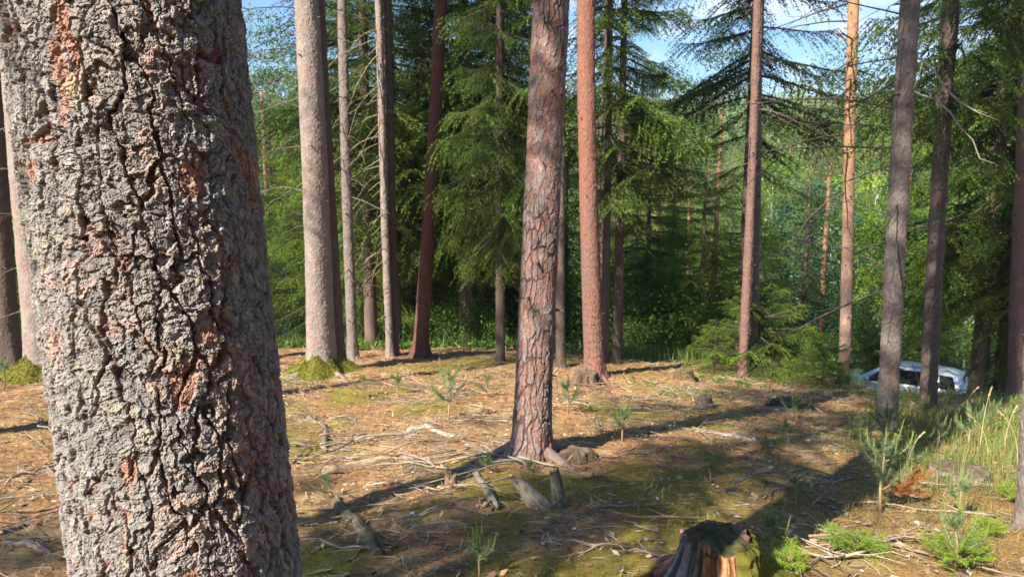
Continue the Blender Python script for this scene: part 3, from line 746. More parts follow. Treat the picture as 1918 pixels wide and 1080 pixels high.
# ------------------------------------------------------------------ trees out of view that shade the clearing
def along(q, p):
    """ground place q metres down-sun and p metres across it"""
    x, y = q * .663 + p * .749, q * .749 - p * .663
    return (x, y, float(ground_z(x, y)))
OFF = [(-3, -9.3, 10, .68), (-3.5, -4.15, 8.9, .78)]
for i, (q, p, zc, cs) in enumerate(OFF):
    t = thing('spruce_tree', 'tall spruce standing beside the clearing beyond the edge of the view', 'tree', along(q, p), i, 'spruces beside the clearing beyond the view')
    mb = MB(); tube(mb, [(0, 0, -.3), (0, 0, .3), (0, 0, 6), (0, 0, 18)], [.24, .17, .14, .03], 14); obj('trunk', mb, M['bark_far'], t)
    c, wd = high_crown('spruce', i % 2)
    for nm, me in (('crown', c), ('limbs', wd)):
        o = obj(nm, me, None, t); o.location = (0, 0, zc); o.scale = (cs, cs, cs)

# ------------------------------------------------------------------ the wood behind: spruces
def put(protos, i, loc, rz, sc, label, group=None):
    p = protos[i]
    if p.name not in used:
        used.add(p.name); p.location = loc; p.rotation_euler = (0, 0, rz); p.scale = sc if isinstance(sc, tuple) else (sc, sc, sc); p['label'] = label
        if group: p['group'] = group
        elif 'group' in p and group is None: pass
        return p
    return dup(p, loc, rz, sc, label, group)
NEAR = [  # column, distance, prototype, scale
    (735, 18.6, 0, 1, 'dark spruce rising right behind the slim pale sunlit trunk'),
    (872, 19.4, 0, 1.02, 'broad black green spruce filling the gap left of the plated pine'),
    (940, 21.5, 1, 1, 'low branched spruce just left of the plated pine'),
    (1215, 23.5, 2, .9, 'bushy spruce between the orange red pine and the pinkish pine'),
    (1318, 22, 2, .78, 'dark spruce just left of the pinkish pine and young spruce'),
    (1401, 18.2, 3, 1.1, 'spruce with drooping dark boughs around the slim pinkish pine'),
    (1856, 17.0, 0, 1, 'heavy dark spruce just right of the rear of the white car'),
    (1905, 17.2, 0, 1.1, 'dense spruce filling the right edge of the view'),
    (2060, 16.5, 1, 1, 'spruce reaching in from beyond the right edge'),
    (1700, 30, 2, .9, 'shorter sunlit spruce far behind the white car'),
    (650, 23, 1, .95, 'spruce behind the slender grey brown trunk'),
    (690, 18.2, 3, .9, 'high boughed spruce behind the slender grey brown trunk'),
    (785, 25, 1, .9, 'spruce behind the dark leaning pine'),
    (590, 21.5, 2, .85, 'bushy dark spruce just behind the thick pale trunk pair'),
    (668, 20.6, 2, .6, 'small spruce behind the foot of the slender grey brown trunk'),
    (770, 21.5, 2, .75, 'bushy spruce behind the foot of the dark leaning pine'),
    (545, 25.5, 2, .95, 'light green spruce seen between the huge trunk and the thick pale one'),
    (495, 30, 2, 1.0, 'light green spruce seen just right of the huge trunk'),
    (-20, 18, 0, 1, 'dark spruce at the left edge of the view'),
    (60, 22, 1, 1, 'spruce behind the pale trunk at the far left'),
]
for i, (px, Y, k, sc, lb) in enumerate(NEAR):
    put(near, k, W(px, Y), i * 1.3, sc, lb)
rm = random.Random(9)
for q, p, k, sc in [(3, 5.2, 1, .9), (-1, 3.4, 2, .8), (-4, 5.5, 1, 1), (-5.5, 2.2, 2, .7), (-8, 4, 1, 1), (0.5, 7.5, 0, 1), (-9, 1.9, 1, .6), (5.5, 8.6, 1, .9), (-12, 3.4, 1, .8), (-3.5, 9.5, 0, 1), (-11, 7, 1, 1)]:
    dup(near[k], along(q, p), q + p, sc, 'spruce standing behind the photographer', 'spruces behind the viewpoint')
for q, p, k, sc in ((-2.2, -2.75, 3, (.50, .50, .95)), (-6.5, -2.95, 2, (.72, .72, 1.15)), (-5.5, -4.9, 2, (.5, .5, .62))):
    dup(near[k], along(q, p), q, sc, 'spruce standing close beside the clearing beyond the edge of the view', 'spruces beside the clearing beyond the view')
# drooping boughs on the two leaning stems by the young spruce
GMID = 'spruces on the slope behind the clearing'
mid = [
    spruce_proto(401, 16, .8, 2.4, 'mid', M['spruce'], 'x', GMID, per=5, dz=.42),
    spruce_proto(402, 12, .4, 2.2, 'mid', M['spruce_lit'], 'x', GMID, per=5, dz=.38),
    spruce_proto(403, 8, .2, 1.8, 'mid', M['spruce_lit'], 'x', GMID, per=5, dz=.32),
    spruce_proto(404, 15, 3, 2.2, 'mid', M['far'], 'x', GMID, per=5, dz=.45),
]
Hm = [16, 12, 8, 15]
LBM = ['tall dark spruce on the slope behind the clearing', 'light green spruce on the slope behind the clearing',
       'short bushy spruce on the slope behind the clearing', 'pale green conifer on the slope behind the clearing']
def sky_limit(px):
    """how high the photo's far tree line stands in that column"""
    return float(np.interp(px, [-300, 440, 500, 600, 760, 1000, 1100, 1250, 1300, 1420, 1500, 1620, 1700, 1800, 2200],
                           [60, 130, 150, 90, 60, 80, 150, 200, 190, 210, 190, 170, 140, 60, 40]))
rm = random.Random(5)
cnt = 0; placed = []
for i, (px, py, k, sc, lb) in enumerate([(937, 676, 0, (.5, .5, .78), 'thin dark stemmed spruce left of the plated pine whose boughs start above head height'),
        (1129, 680, 3, (.72, .72, .8), 'nearer of two dark stemmed spruces right behind the orange red pine'),
        (1156, 674, 3, (.62, .62, .75), 'farther of two dark stemmed spruces right behind the orange red pine'),
        ]):
    put(near, k, G(px, py) if py else W(px, 20), i * 2.3 + 1, sc, lb)
for k in range(900):
    if cnt >= 72: break
    Y = 24 + 30 * rm.random() ** .8; px = rm.uniform(-250, 2180)
    if Y < 34 and 1540 < px < 1900: continue
    x, y, z = W(px, Y)
    if min([(x - a) ** 2 + (y - b) ** 2 for a, b in placed] or [99]) < 4.5: continue
    H = CAM_Z - z + (345 - sky_limit(px) - rm.uniform(-10, 110)) / FPX * Y
    if H < 3: continue
    i = min(range(4), key=lambda q: abs(Hm[q] - H) + rm.uniform(0, 5)); sc = H / Hm[i]
    if sc > 1.45 or sc < .5: continue
    put(mid, i, (x, y, z - .1), rm.uniform(0, 6), sc, LBM[i]); placed.append((x, y)); cnt += 1

# broad-leaved trees
def leafy_proto(seed, H, zb, R, n, per, ls, mat, label, group, bark, name='leafy_tree', r0=.07, cat='tree', stems=1):
    wd = MB(); mb = leaf_cluster_crown(seed, H, zb, R, n, per, ls, wood=wd)
    t = thing(name, label, cat, (0, 0, 0), 0, group); rg = np.random.default_rng(seed)
    for s in range(stems):
        q = np.array([[0, 0, -.4], [0, 0, 0], [rg.uniform(-.3, .3), rg.uniform(-.3, .3), H * .45], [rg.uniform(-.6, .6), rg.uniform(-.5, .5), H * .92]])
        tube(wd, q, [r0 * 1.2, r0, r0 * .7, .012], 9)
    obj('trunk', wd, M[bark], t); obj('crown', mb, M[mat], t, False)
    return t
GL = 'broad-leaved trees behind the clearing'
leafy = [
    leafy_proto(501, 9, 1.2, 2.3, 230, 60, .11, 'leafy', 'x', GL, 'bark_birch', 'birch_tree'),
    leafy_proto(502, 8, .6, 2.2, 230, 60, .11, 'leafy_blue', 'x', GL, 'bark_far'),
    leafy_proto(503, 1.7, .1, 1.1, 80, 45, .075, 'shrub_leaf', 'x', 'bright leafy shrubs at the far edge', 'bark_far', 'shrub', .02, 'shrub', 3),
]
LEAFY = [(1520, 31, 1, 1.1, 'bluish green broad-leaved tree left of the bright orange pine'),
         (1475, 33, 1, .95, 'bluish broad-leaved tree right of the slim pinkish pine'),
         (1555, 36, 0, 1.05, 'pale green birch behind the bright orange pine'),
         (1640, 34, 0, 1.0, 'pale green birch between orange pine and leaning grey trunk'),
         (1693, 29.5, 0, .8, 'white stemmed birch above the white car'),
         (1440, 40, 0, 1.2, 'yellow green birch far behind the young spruce'),
         (1250, 30, 0, .8, 'sunlit birch behind the bushy spruce'),
         (1190, 27, 0, .62, 'small sunlit birch right of the orange red pine'),
         (590, 28, 0, .7, 'leafy tree behind the thick pale trunk'), (690, 30, 0, .85, 'leafy tree behind the slender trunk'),
         (840, 29, 0, .8, 'leafy tree glimpsed beside the dark leaning pine'), (905, 27, 0, .62, 'small leafy tree left of the plated pine'),
         (527, 24, 0, .6, 'thin white birch just right of the huge trunk'), (1830, 30, 0, .9, 'sunlit leafy tree behind the rear of the car'),
         (1905, 27, 0, .9, 'yellow green leafy tree at the right edge')]
for i, (px, Y, k, sc, lb) in enumerate(LEAFY):
    put(leafy, k, W(px, Y), i * 2.1, sc, lb)
SHR = [(835, 19.4, .7), (880, 19.8, .9), (905, 19.2, .5), (1175, 19.2, .6), (1210, 20.4, .8), (1530, 20, .6), (1190, 21.5, 1.5), (1262, 22.5, 1.7), (1330, 21.5, 1.4), (1040, 22.5, 1.5), (905, 22.5, 1.5), (850, 23.5, 1.8), (980, 24, 1.7)]
for i, (px, Y, sc) in enumerate(SHR):
    put(leafy, 2, W(px, Y), i * 1.1, sc, 'bright leafy shrub just beyond the far edge of the clearing')

# slim distant stems that show pale between the crowns
GS = 'slim distant pine stems'
mb = MB(); tube(mb, [(0, 0, -.5), (0, 0, 0), (.05, 0, 6), (.1, .05, 12)], [.15, .13, .11, .05], 10)
sp = thing('pine_tree', 'x', 'tree', (0, 0, 0), 0, GS); obj('trunk', mb, M['bark_pine_far'], sp)
mb = pine_crown(77, 15, 10.5, 1.8, 30, key=1.5); obj('crown', mb, M['pine'], sp, False)
for i, (px, Y) in enumerate([(874, 22), (888, 25), (857, 29), (966, 26), (505, 27), (517, 31), (1338, 27), (1232, 30), (1700, 36), (1895, 24), (1548, 29), (1105, 28), (440, 28), (820, 33), (1290, 40), (1672, 40)]):
    put([sp], 0, W(px, Y), i, .9 if i > 2 else .8, 'slim reddish pine stem among the spruces behind the clearing')

# farther wood on the opposite slope: separate trees first, then one mass
GF = 'conifers on the opposite slope'
far = []
for i, (H, R, mt) in enumerate([(15, 2.6, 'far'), (12, 2.5, 'far'), (17, 2.7, 'far')]):
    mb = spruce_crown(600 + i, H, .8, R, 'far', per=6, dz=.6); t = thing('conifer', 'x', 'tree', (0, 0, 0), 0, GF)
    wd = MB(); tube(wd, [(0, 0, -1), (0, 0, 4), (0, 0, H)], [.2, .15, .02], 6); obj('trunk', wd, M['bark_pine_far'], t); obj('crown', mb, M[mt], t, False)
    far.append(t)
rm = random.Random(11); n = 0; pl = []
while n < 190:
    Y = 56 + 70 * rm.random(); px = rm.uniform(350, 2050)
    x, y, z = W(px, Y)
    if min([(x - a) ** 2 + (y - b) ** 2 for a, b in pl] or [99]) < 7: 
        if rm.random() < .97: continue
    put(far, n % 3, (x, y, z - .2), rm.uniform(0, 6), rm.uniform(.7, 1.05), 'distant conifer on the opposite slope'); pl.append((x, y)); n += 1
mb = MB(); rg = np.random.default_rng(8)
cone = []
for i in range(3):
    c = spruce_crown(650 + i, 14, .6, 2.7, 'far', per=4, dz=1.1); cone.append(c.arrays())
for k in range(900):
    Y = 126 + 180 * rg.random() ** .9; px = rg.uniform(-200, 2150); x, y, z = W(px, Y)
    v, t_, q, c = cone[k % 3]; sel = rg.random(len(t_)) < .3
    tt = t_[sel]; vv = v[tt.ravel()]; a = rg.uniform(0, 6.28); s = rg.uniform(.7, 1.2)
    mid_ = vv.reshape(-1, 3, 3); mid_ = mid_.mean(1, keepdims=True) + (mid_ - mid_.mean(1, keepdims=True)) * 1.9; vv = mid_.reshape(-1, 3)
    vv = np.stack([vv[:, 0] * math.cos(a) - vv[:, 1] * math.sin(a), vv[:, 0] * math.sin(a) + vv[:, 1] * math.cos(a), vv[:, 2]], -1) * s + [x, y, z]
    mb.add(vv, np.arange(len(vv)).reshape(-1, 3), None, np.clip(c[tt.ravel()] + [rg.uniform(-.2, .4), 0, 0], 0, 2))
o = obj('distant_forest', mb, M['far'], None, False); tag(o, 'hazy green wood covering the far hillside', 'forest', None, 'stuff')

# ------------------------------------------------------------------ young spruce and saplings
def add_stem(t, pts, rad, mat='bark_far', name='stem', col=(1, 1, 1)):
    mb = MB(); tube(mb, pts, rad, 8, col); return obj(name, mb, M[mat], t)
t = thing('young_spruce', 'young spruce with tiered bright green boughs in front of the slim pinkish pine', 'tree', G(1418, 702))
wd = MB(); mb = spruce_crown(701, 2.05, .45, 1.25, 'near', per=6, dz=.2, drop=-5, top=40, pw=.7, wood=wd)
tube(wd, [(0, 0, -.2), (0, 0, 1), (0, 0, 2)], [.035, .025, .006], 8); obj('stem', wd, M['bark_far'], t); obj('foliage', mb, M['spruce'], t, False); t.scale = (.88, .88, .95)
for i, (px, py, s) in enumerate([(1540, 728, .5), (1338, 700, .45)]):
    dup(t, G(px, py), 2 + i, s, ['low young spruce beside the foot of the bright orange pine', 'low young spruce left of the tiered young spruce'][i])

def pine_sapling(seed, h, nb, nl=.045, name='pine_sapling', bare=0, brown=False):
    rg = np.random.default_rng(seed)
    wd = MB(); nd = MB(); cd = MB()
    st = np.array([[0, 0, -.05], [rg.uniform(-.02, .02), 0, h * .3], [rg.uniform(-.03, .03), rg.uniform(-.03, .03), h * .7], [rg.uniform(-.03, .03), 0, h * .86]])
    tube(wd, st, [.006 + .012 * h, .005 + .008 * h, .005, .003], 7, (.42, .27, .16))
    stems = [(st, .35, h)]; shoots = []
    for i in range(nb):
        z = h * rg.uniform(.22, .8); a = i * 2.4 + rg.uniform(-.4, .4); l = h * rg.uniform(.3, .55) * (1.15 - z / h)
        b0 = np.array([0, 0, z]); d = np.array([math.cos(a), math.sin(a), .35])
        q = b0 + d * (np.linspace(0, 1, 5) * l)[:, None]; q[:, 2] += .55 * l * np.linspace(0, 1, 5) ** 2
        tube(wd, q, np.linspace(.0055, .0025, 5), 5, (.36, .26, .16)); stems.append((q, .25, l))
    for q, t0, l in stems:
        k = int(110 + 750 * l); s = rg.uniform(t0, 1, k) * (len(q) - 1); P = np.stack([np.interp(s, range(len(q)), q[:, j]) for j in range(3)], -1)
        i = np.minimum(s.astype(int), len(q) - 2); tg = q[i + 1] - q[i]; tg /= np.linalg.norm(tg, axis=1)[:, None]
        D = rg.normal(size=(k, 3)); D /= np.linalg.norm(D, axis=1)[:, None]; D = D * .9 + tg * .75
        blades(P, D, nl * rg.uniform(.7, 1.2, k), .0034, mb=nd, rg=rg)
        cl = rg.uniform(.06, .13) * (1.5 if q is st else 1); tp = q[-1]; tgd = (q[-1] - q[-2]); tgd = tgd / np.linalg.norm(tgd) * .4 + np.array([0, 0, 1]); tgd /= np.linalg.norm(tgd)
        cd = MB(); shoots.append(cd)
        for m in range(1 if q is not st else 3):
            dd = tgd + rg.normal(size=3) * (.0 if m == 0 else .35); dd /= np.linalg.norm(dd); c1 = cl * (1 if m == 0 else .6)
            tube(cd, [tp, tp + dd * c1 * .5, tp + dd * c1], [.0035, .0035, .0015], 5, (.6, 1, 0))
            k = 90; s = rg.random(k); P = tp + dd * (s * c1)[:, None]; D = rg.normal(size=(k, 3)) * .4 + dd
            blades(P, D, .016, .003, mb=cd, rg=rg, c=np.stack([.3 + rg.random(k) * .6, .85 + rg.random(k) * .3, 0 * s], -1))
    t = thing(name, 'x', 'sapling', (0, 0, 0), 0, 'pine saplings')
    obj('stem', wd, M['litter'], t); obj('needles', nd, M['sapling'], t, False); [obj('shoot', cd, M['candle'], t, False) for cd in shoots]
    return t
saps = [pine_sapling(801, .62, 9), pine_sapling(802, .45, 6), pine_sapling(803, .34, 5), pine_sapling(804, .5, 4)]
SAP = [(1650, 958, 0, 1.0, 'largest pine sapling with blue green needles and pale upright shoots in the right foreground'),
       (1446, 1040, 2, .8, 'small pine sapling just right of the mossy foreground stump'),
       (1790, 1060, 1, .85, 'pine sapling standing in the low spruce bush at lower right'),
       (1795, 965, 2, .9, 'small bluish pine sapling right of the largest one'),
       (840, 790, 0, 1.05, 'feathery sapling cluster left of the plated pine'),
       (1064, 775, 1, 1.0, 'pale green sapling just right of the plated pine'),
       (910, 745, 1, .8, 'sapling with upright shoots left of the plated pine, farther back'),
       (680, 745, 1, .8, 'sapling below the thick pale trunk'), (745, 740, 2, 1, 'little sapling right of the thick pale trunk'),
       (1165, 830, 2, 1.0, 'bright little sapling right of the plated pine foot'),
       (898, 1078, 2, .7, 'tiny sapling shoot at the bottom edge of the view'),
       (1490, 790, 1, .9, 'shaded sapling right of the small cut stump'),
       (8, 728, 1, 1, 'light green sapling at the left edge of the view')]
for i, (px, py, k, sc, lb) in enumerate(SAP): put(saps, k, G(px, py), i * 2.2, sc, lb)
rm = random.Random(3)
for i, (px, py) in enumerate([(1625, 840), (1690, 842), (1720, 852), (1755, 838), (1778, 820), (1800, 800), (1822, 792), (1850, 812), (1868, 795), (1590, 830), (1655, 860), (1700, 880), (1735, 800), (1895, 800), (1812, 840), (1770, 782)]):
    put(saps, [1, 3, 0, 1][i % 4], G(px, py), i * 1.9, rm.uniform(.55, .85), 'pine sapling in the sunny row beneath the white car', 'row of pine saplings on the sunny bank')
for i in range(8):
    px = rm.uniform(560, 1560); py = rm.uniform(735, 1000)
    o = put(saps, i % 4, G(px, py), i * 1.9, rm.uniform(.3, .65), 'tiny seedling scattered in the needle litter', 'tiny seedlings scattered over the clearing'); o.rotation_euler = (rm.uniform(-.35, .35), rm.uniform(-.35, .35), i)
# the orange dying branch beside the large sapling
P = G(1690, 950); t = thing('withered_branch', 'bunch of rusty orange dead needles right of the largest sapling', 'branch', P)
mb = MB(); wd = MB(); rg = np.random.default_rng(4)
for i in range(9):
    a = rg.uniform(0, 6.28); l = rg.uniform(.12, .26); q = np.array([0, 0, .12]) + np.array([math.cos(a), math.sin(a) * .7, rg.uniform(-.2, .9)]) * (np.linspace(0, 1, 4) * l)[:, None]
    tube(wd, q, [.004, .003, .003, .002], 5, (.35, .2, .12)); k = 170; s = rg.random(k)
    blades(q[0] + (q[-1] - q[0]) * s[:, None], rg.normal(size=(k, 3)) + (q[-1] - q[0]) / l, .05, .004, mb=mb, rg=rg)
obj('twigs', wd, M['litter'], t); obj('needles', mb, M['brown_needles'], t, False)
# low bright spruce bushes
def spruce_bush(seed, label, px, py, sc, n=34, mat='bright_leaf'):
    rg = np.random.default_rng(seed); S = [spruce_branch(.34, seed + i, .022, .010, .017, .0062, .1, .15, 3) for i in range(4)]
    mb = MB(); wd = MB()
    for i in range(n):
        a = rg.uniform(0, 6.28); el = math.radians(rg.uniform(8, 70)); v, c = S[i % 4]; s = rg.uniform(.5, 1.1) * (1 - .35 * el)
        b = (rg.uniform(-.05, .05), rg.uniform(-.05, .05), rg.uniform(.02, .18))
        mb.add(place(v, 1, a, el, b, s), np.arange(len(v)).reshape(-1, 3), None, c + [.15, .1, 0])
        tube(wd, place(np.array([[0, 0, 0], [.3, 0, 0]]), 1, a, el, b, s), [.003, .002], 4, (.3, .2, .1), False)
    t = thing('spruce_bush', label, 'shrub', G(px, py), 0, 'low spruce bushes'); t.scale = (sc, sc, sc)
    tube(wd, [(0, 0, -.05), (0, 0, .2)], [.01, .006], 6, (.3, .2, .1)); obj('twigs', wd, M['litter'], t); obj('foliage', mb, M[mat], t, False)
    return t
b1 = spruce_bush(820, 'vivid green low spruce bush in the right foreground, left of the other bushes', 1605, 1040, .55)
b2 = spruce_bush(830, 'wide dull green low spruce bush at the lower right around a sapling', 1790, 1062, .68, 34, 'spruce_lit')
dup(b2, G(1475, 1072), 1, .45, 'low green bush just right of the mossy foreground stump')
dup(b1, G(1900, 940), 2, .5, 'small green bush at the foot of the close right edge trunk')
dup(b2, G(1850, 1000), 4, .4, 'faint green bush between the wide bush and the right edge trunk')

# ------------------------------------------------------------------ stumps
def stump_mb(r, h, seed, flare=.5, nu=120, nv=60, colfn=None, rough=.012, spikes=0):
    th = np.arange(nu) / nu * 2 * math.pi; vv = np.linspace(0, 1, nv)
    T, V = np.meshgrid(th, vv); zt = h * (1 + .08 * np.sin(T * 2 + seed) + .05 * np.sin(T * 5)) + spikes * (vnoise(np.cos(T) * 4, np.sin(T) * 4, 0, seed) ** 2)
    z = -.12 + V * (zt + .12)
    R = r * (1 + flare * np.exp(-np.clip(z, 0, None) / (.45 * r + .05)) * (1 + .5 * np.sin(T * 4 + seed)) - .08 * V)
    nf = fbm(np.cos(T) * 9, np.sin(T) * 9, z * 2.2 / r * .3, seed, 4) - .5; nf2 = fbm(np.cos(T) * 30, np.sin(T) * 30, z * 8, seed + 3, 3) - .5
    R = R + nf * rough * 5 * (r / .15) + nf2 * rough * 1.4
    v = np.stack([R * np.cos(T), R * np.sin(T), z], -1)
    c = colfn(T, z, nf, nf2) if colfn else np.tile(np.array([.2, .15, .11]), (nv, nu, 1)) * (1 + 1.6 * nf + 1.2 * nf2)[..., None]
    mb = MB(); a = np.arange(nv - 1)[:, None] * nu; j = np.arange(nu)[None]; k = (j + 1) % nu
    v2 = [v.reshape(-1, 3)]; q = [np.stack([a + j, a + k, a + nu + k, a + nu + j], -1).reshape(-1, 4)]; cc = [c.reshape(-1, 3)]
    rim = v[-1]; base = (nv - 1) * nu; m = nv * nu; cen = np.array([0, 0, zt.mean()])
    for i, s in enumerate((.8, .55, .3, .05)):
        ring = cen + (rim - cen) * s; ring[:, 2] += (vnoise(ring[:, 0] * 40, ring[:, 1] * 40, 0, seed) - .5) * .03
        v2.append(ring); cc.append(np.tile(np.array([.17, .13, .09]) * (1 - .1 * i), (nu, 1)))
        q.append(np.stack([base + j[0], base + k[0], m + k[0], m + j[0]], -1)); base = m; m += nu
    mb.add(np.concatenate(v2), [(base, base + e, base + e + 1) for e in range(1, nu - 1)], np.concatenate(q), np.clip(np.concatenate(cc), .01, 1))
    return mb
def shell(r, h, seed, t0, t1, z0f, z1f, flare, out=.012, nu=50, nv=40, ph=0.0):
    """a moss coat hugging a stump between two bearings"""
    T, V = np.meshgrid(np.linspace(t0, t1, nu), np.linspace(0, 1, nv)); z = -.08 + (z0f + V * (z1f - z0f)) * (h + .09)
    R = r * (1 + flare * np.exp(-np.clip(z, 0, None) / (.45 * r + .05)) * (1 + .5 * np.sin(T * 4 + ph)) - .08 * np.clip(z / h, 0, 1))
    e = np.minimum(np.minimum((T - t0), (t1 - T)) * 2.0, .35) / .35
    R = R + out * (.3 + 1.6 * np.clip(e, -1, 1)) * (1.1 - .5 * (V > .97)) + (fbm(T * 9, z * 25, 0, seed, 4) - .5) * .05
    v = np.stack([R * np.cos(T), R * np.sin(T), z], -1)
    a = np.arange(nv - 1)[:, None] * nu; j = np.arange(nu - 1)[None]
    return MB().add(v.reshape(-1, 3), None, np.stack([a + j, a + j + 1, a + nu + j + 1, a + nu + j], -1).reshape(-1, 4))
SX, SY = 1.02, 3.5; SZ = float(ground_z(SX, SY))
t = thing('tree_stump', 'large rotten stump with a coat of yellow moss on its right flank in the foreground', 'stump', (SX, SY, SZ))
def fcol(T, z, nf, nf2):
    T2 = (T + math.pi) % (2 * math.pi) - math.pi          # -pi/2 faces the camera
    grey = np.array([.24, .21, .19]); br = np.array([.36, .17, .085]); red = np.array([.42, .2, .15])
    k = sst(-2.0, -2.4, T2)[..., None]; k2 = sst(-1.1, -.85, T2)[..., None]
    c = br * (1 - k) + grey * k; c = c * (1 - k2) + red * k2
    s = sst(.45, .6, fbm(T * 6, z * 3, 0, 5, 3))[..., None]; c = c * (1 - .55 * s)
    return c * (1 + 2.2 * nf + 2.0 * nf2)[..., None]
STH = .31
obj('stump_wood', stump_mb(.165, STH, 0, 1.15, 200, 90, fcol, .012, 0), M['dead_wood'], t)
obj('moss_coat', shell(.165, STH, 3, -1.3, 1.3, .0, 1.0, 1.3, .02), M['moss'], t)
mb = MB(); nn = 60
T, Rr = np.meshgrid(np.arange(nn) / nn * 6.28318, np.linspace(0, 1, 12)); rr = .175 * Rr
zz = STH * 1.02 + .02 * (1 - Rr ** 3) + (fbm(rr * np.cos(T) * 22, rr * np.sin(T) * 22, 0, 4, 3) - .5) * .06 - .035 * Rr ** 6
a = np.arange(11)[:, None] * nn; j = np.arange(nn)[None]; k = (j + 1) % nn
mb.add(np.stack([rr * np.cos(T), rr * np.sin(T), zz], -1).reshape(-1, 3), None, np.stack([a + j, a + k, a + nn + k, a + nn + j], -1).reshape(-1, 4))
M['dark_moss'] = pbr('dark_moss', (.055, .06, .02), .95, noise=(30, (.12, .10, .04), .4, .65), bump=1, bscale=110)
obj('moss_cap', mb, M['dark_moss'], t)

def small_stump(label, px, py, r, h, col, moss=None, fl=.3, seed=5, spikes=.0):
    t = thing('tree_stump', label, 'stump', G(px, py))
    obj('stump_wood', stump_mb(r, h, seed, fl, 60, 24, lambda T, z, a, b: np.array(col) * (1 + 2.0 * a + 1.5 * b)[..., None], .008, spikes), M['dead_wood'], t)
    if moss:
        nn = 30; T, Rr = np.meshgrid(np.arange(nn) / nn * 6.28318, np.linspace(0, 1, 8)); rr = r * (1.1 + .12 * fl) * Rr
        zz = h * 1.04 - .55 * h * Rr ** 5 + (fbm(rr * np.cos(T) * 12, rr * np.sin(T) * 12, 0, 4, 3) - .5) * .06
        a = np.arange(7)[:, None] * nn; j = np.arange(nn)[None]; k = (j + 1) % nn
        obj('moss_cap', MB().add(np.stack([rr * np.cos(T), rr * np.sin(T), zz], -1).reshape(-1, 3), None, np.stack([a + j, a + k, a + nn + k, a + nn + j], -1).reshape(-1, 4)), M[moss], t)
    return t
small_stump('small dark cut stump in the shade at the right of the clearing', 1320, 760, .10, .14, (.13, .10, .08))
small_stump('rounded stump capped with green moss at the back of the clearing', 1281, 712, .15, .16, (.12, .09, .05), 'moss')
small_stump('low root mound at the left foot of the orange red pine', 1097, 722, .17, .2, (.12, .08, .06), None, .9, 6)
small_stump('dark earthy lump in the shadow right of the plated pine foot', 1080, 856, .075, .04, (.12, .08, .055), None, 1.1, 7)
small_stump('flat weathered stump half sunk in the grass at the right', 1795, 896, .22, .08, (.23, .19, .16), None, .15, 8)
small_stump('dark uprooted stump remains at the right of the clearing', 1480, 765, .17, .10, (.09, .07, .05), None, .9, 9, .06)
small_stump('broken low stub with splintered rim among the litter', 845, 920, .045, .09, (.28, .16, .10), None, .3, 10, .08)

def log(name, label, pts_px, r0, r1, col, lift=0.0, cat='branch', up=None, n=10, mat='dead_wood', wob=.012, group=None, hollow=False, seed=1):
    """a piece of dead wood lying between the given ground places"""
    P = [np.array(G(*p)) for p in pts_px]; P = smooth(np.array(P), 5); rg = np.random.default_rng(seed)
    k = len(P); P = P + np.cumsum(rg.normal(size=(k, 3)) * wob * .25, 0) * [1, 1, .3]
    P[:, 2] = ground_z(P[:, 0], P[:, 1]) + np.linspace(r0, r1, k) * .6 + np.interp(np.linspace(0, 1, k), np.linspace(0, 1, len(up)), up) if up else ground_z(P[:, 0], P[:, 1]) + np.linspace(r0, r1, k) * .35 + lift
    o0 = P[0].copy(); P = smooth(P - o0, 4); k = len(P); mb = MB(); n = 22; seed = int(abs(o0[0] * 991) + abs(o0[1] * 77)) % 997
    tn_ = np.gradient(P, axis=0); tn_ /= np.linalg.norm(tn_, axis=1)[:, None]; sa = np.cross(tn_, [0, 0, 1.]); sa /= np.linalg.norm(sa, axis=1)[:, None]; sb = np.cross(tn_, sa)
    T, S = np.meshgrid(np.arange(n) / n * 6.28318, np.linspace(0, 1, k)); Lr_ = np.linalg.norm(P[-1] - P[0])
    gr = fbm(np.cos(T) * 5, np.sin(T) * 5, S * Lr_ * 3, seed, 4) - .5; kn = fbm(np.cos(T) * 1.5, np.sin(T) * 1.5, S * Lr_ * 9, seed + 4, 2) - .5
    fb_ = np.minimum(S, 1 - S) * Lr_ / (2.2 * r0 + .01); endc = np.clip(fb_ * (.7 + 1.8 * vnoise(np.cos(T) * 3, np.sin(T) * 3, 0 * T, seed)), .12, 1)
    R = (r0 + (r1 - r0) * S) * (1 + .75 * gr + .5 * kn) * endc
    v = P[:, None] + sa[:, None] * (R * np.cos(T))[..., None] + sb[:, None] * (R * np.sin(T))[..., None]
    c = np.array(col) * np.clip(.95 + 2.2 * gr + .6 * kn, .3, 1.6)[..., None]
    ia = np.arange(k - 1)[:, None] * n; j = np.arange(n)[None]; jj = (j + 1) % n
    mb.add(v.reshape(-1, 3), [(e0, e0 + a_, e0 + a_ + 1) for e0 in (0, (k - 1) * n) for a_ in range(1, n - 1)], np.stack([ia + j, ia + jj, ia + n + jj, ia + n + j], -1).reshape(-1, 4), c.reshape(-1, 3))
    o = obj(name, mb, M[mat]); o.location = o0; tag(o, label, cat, group); return o
PALE = (.42, .35, .27); GREY = (.28, .25, .22); DK = (.16, .12, .09)
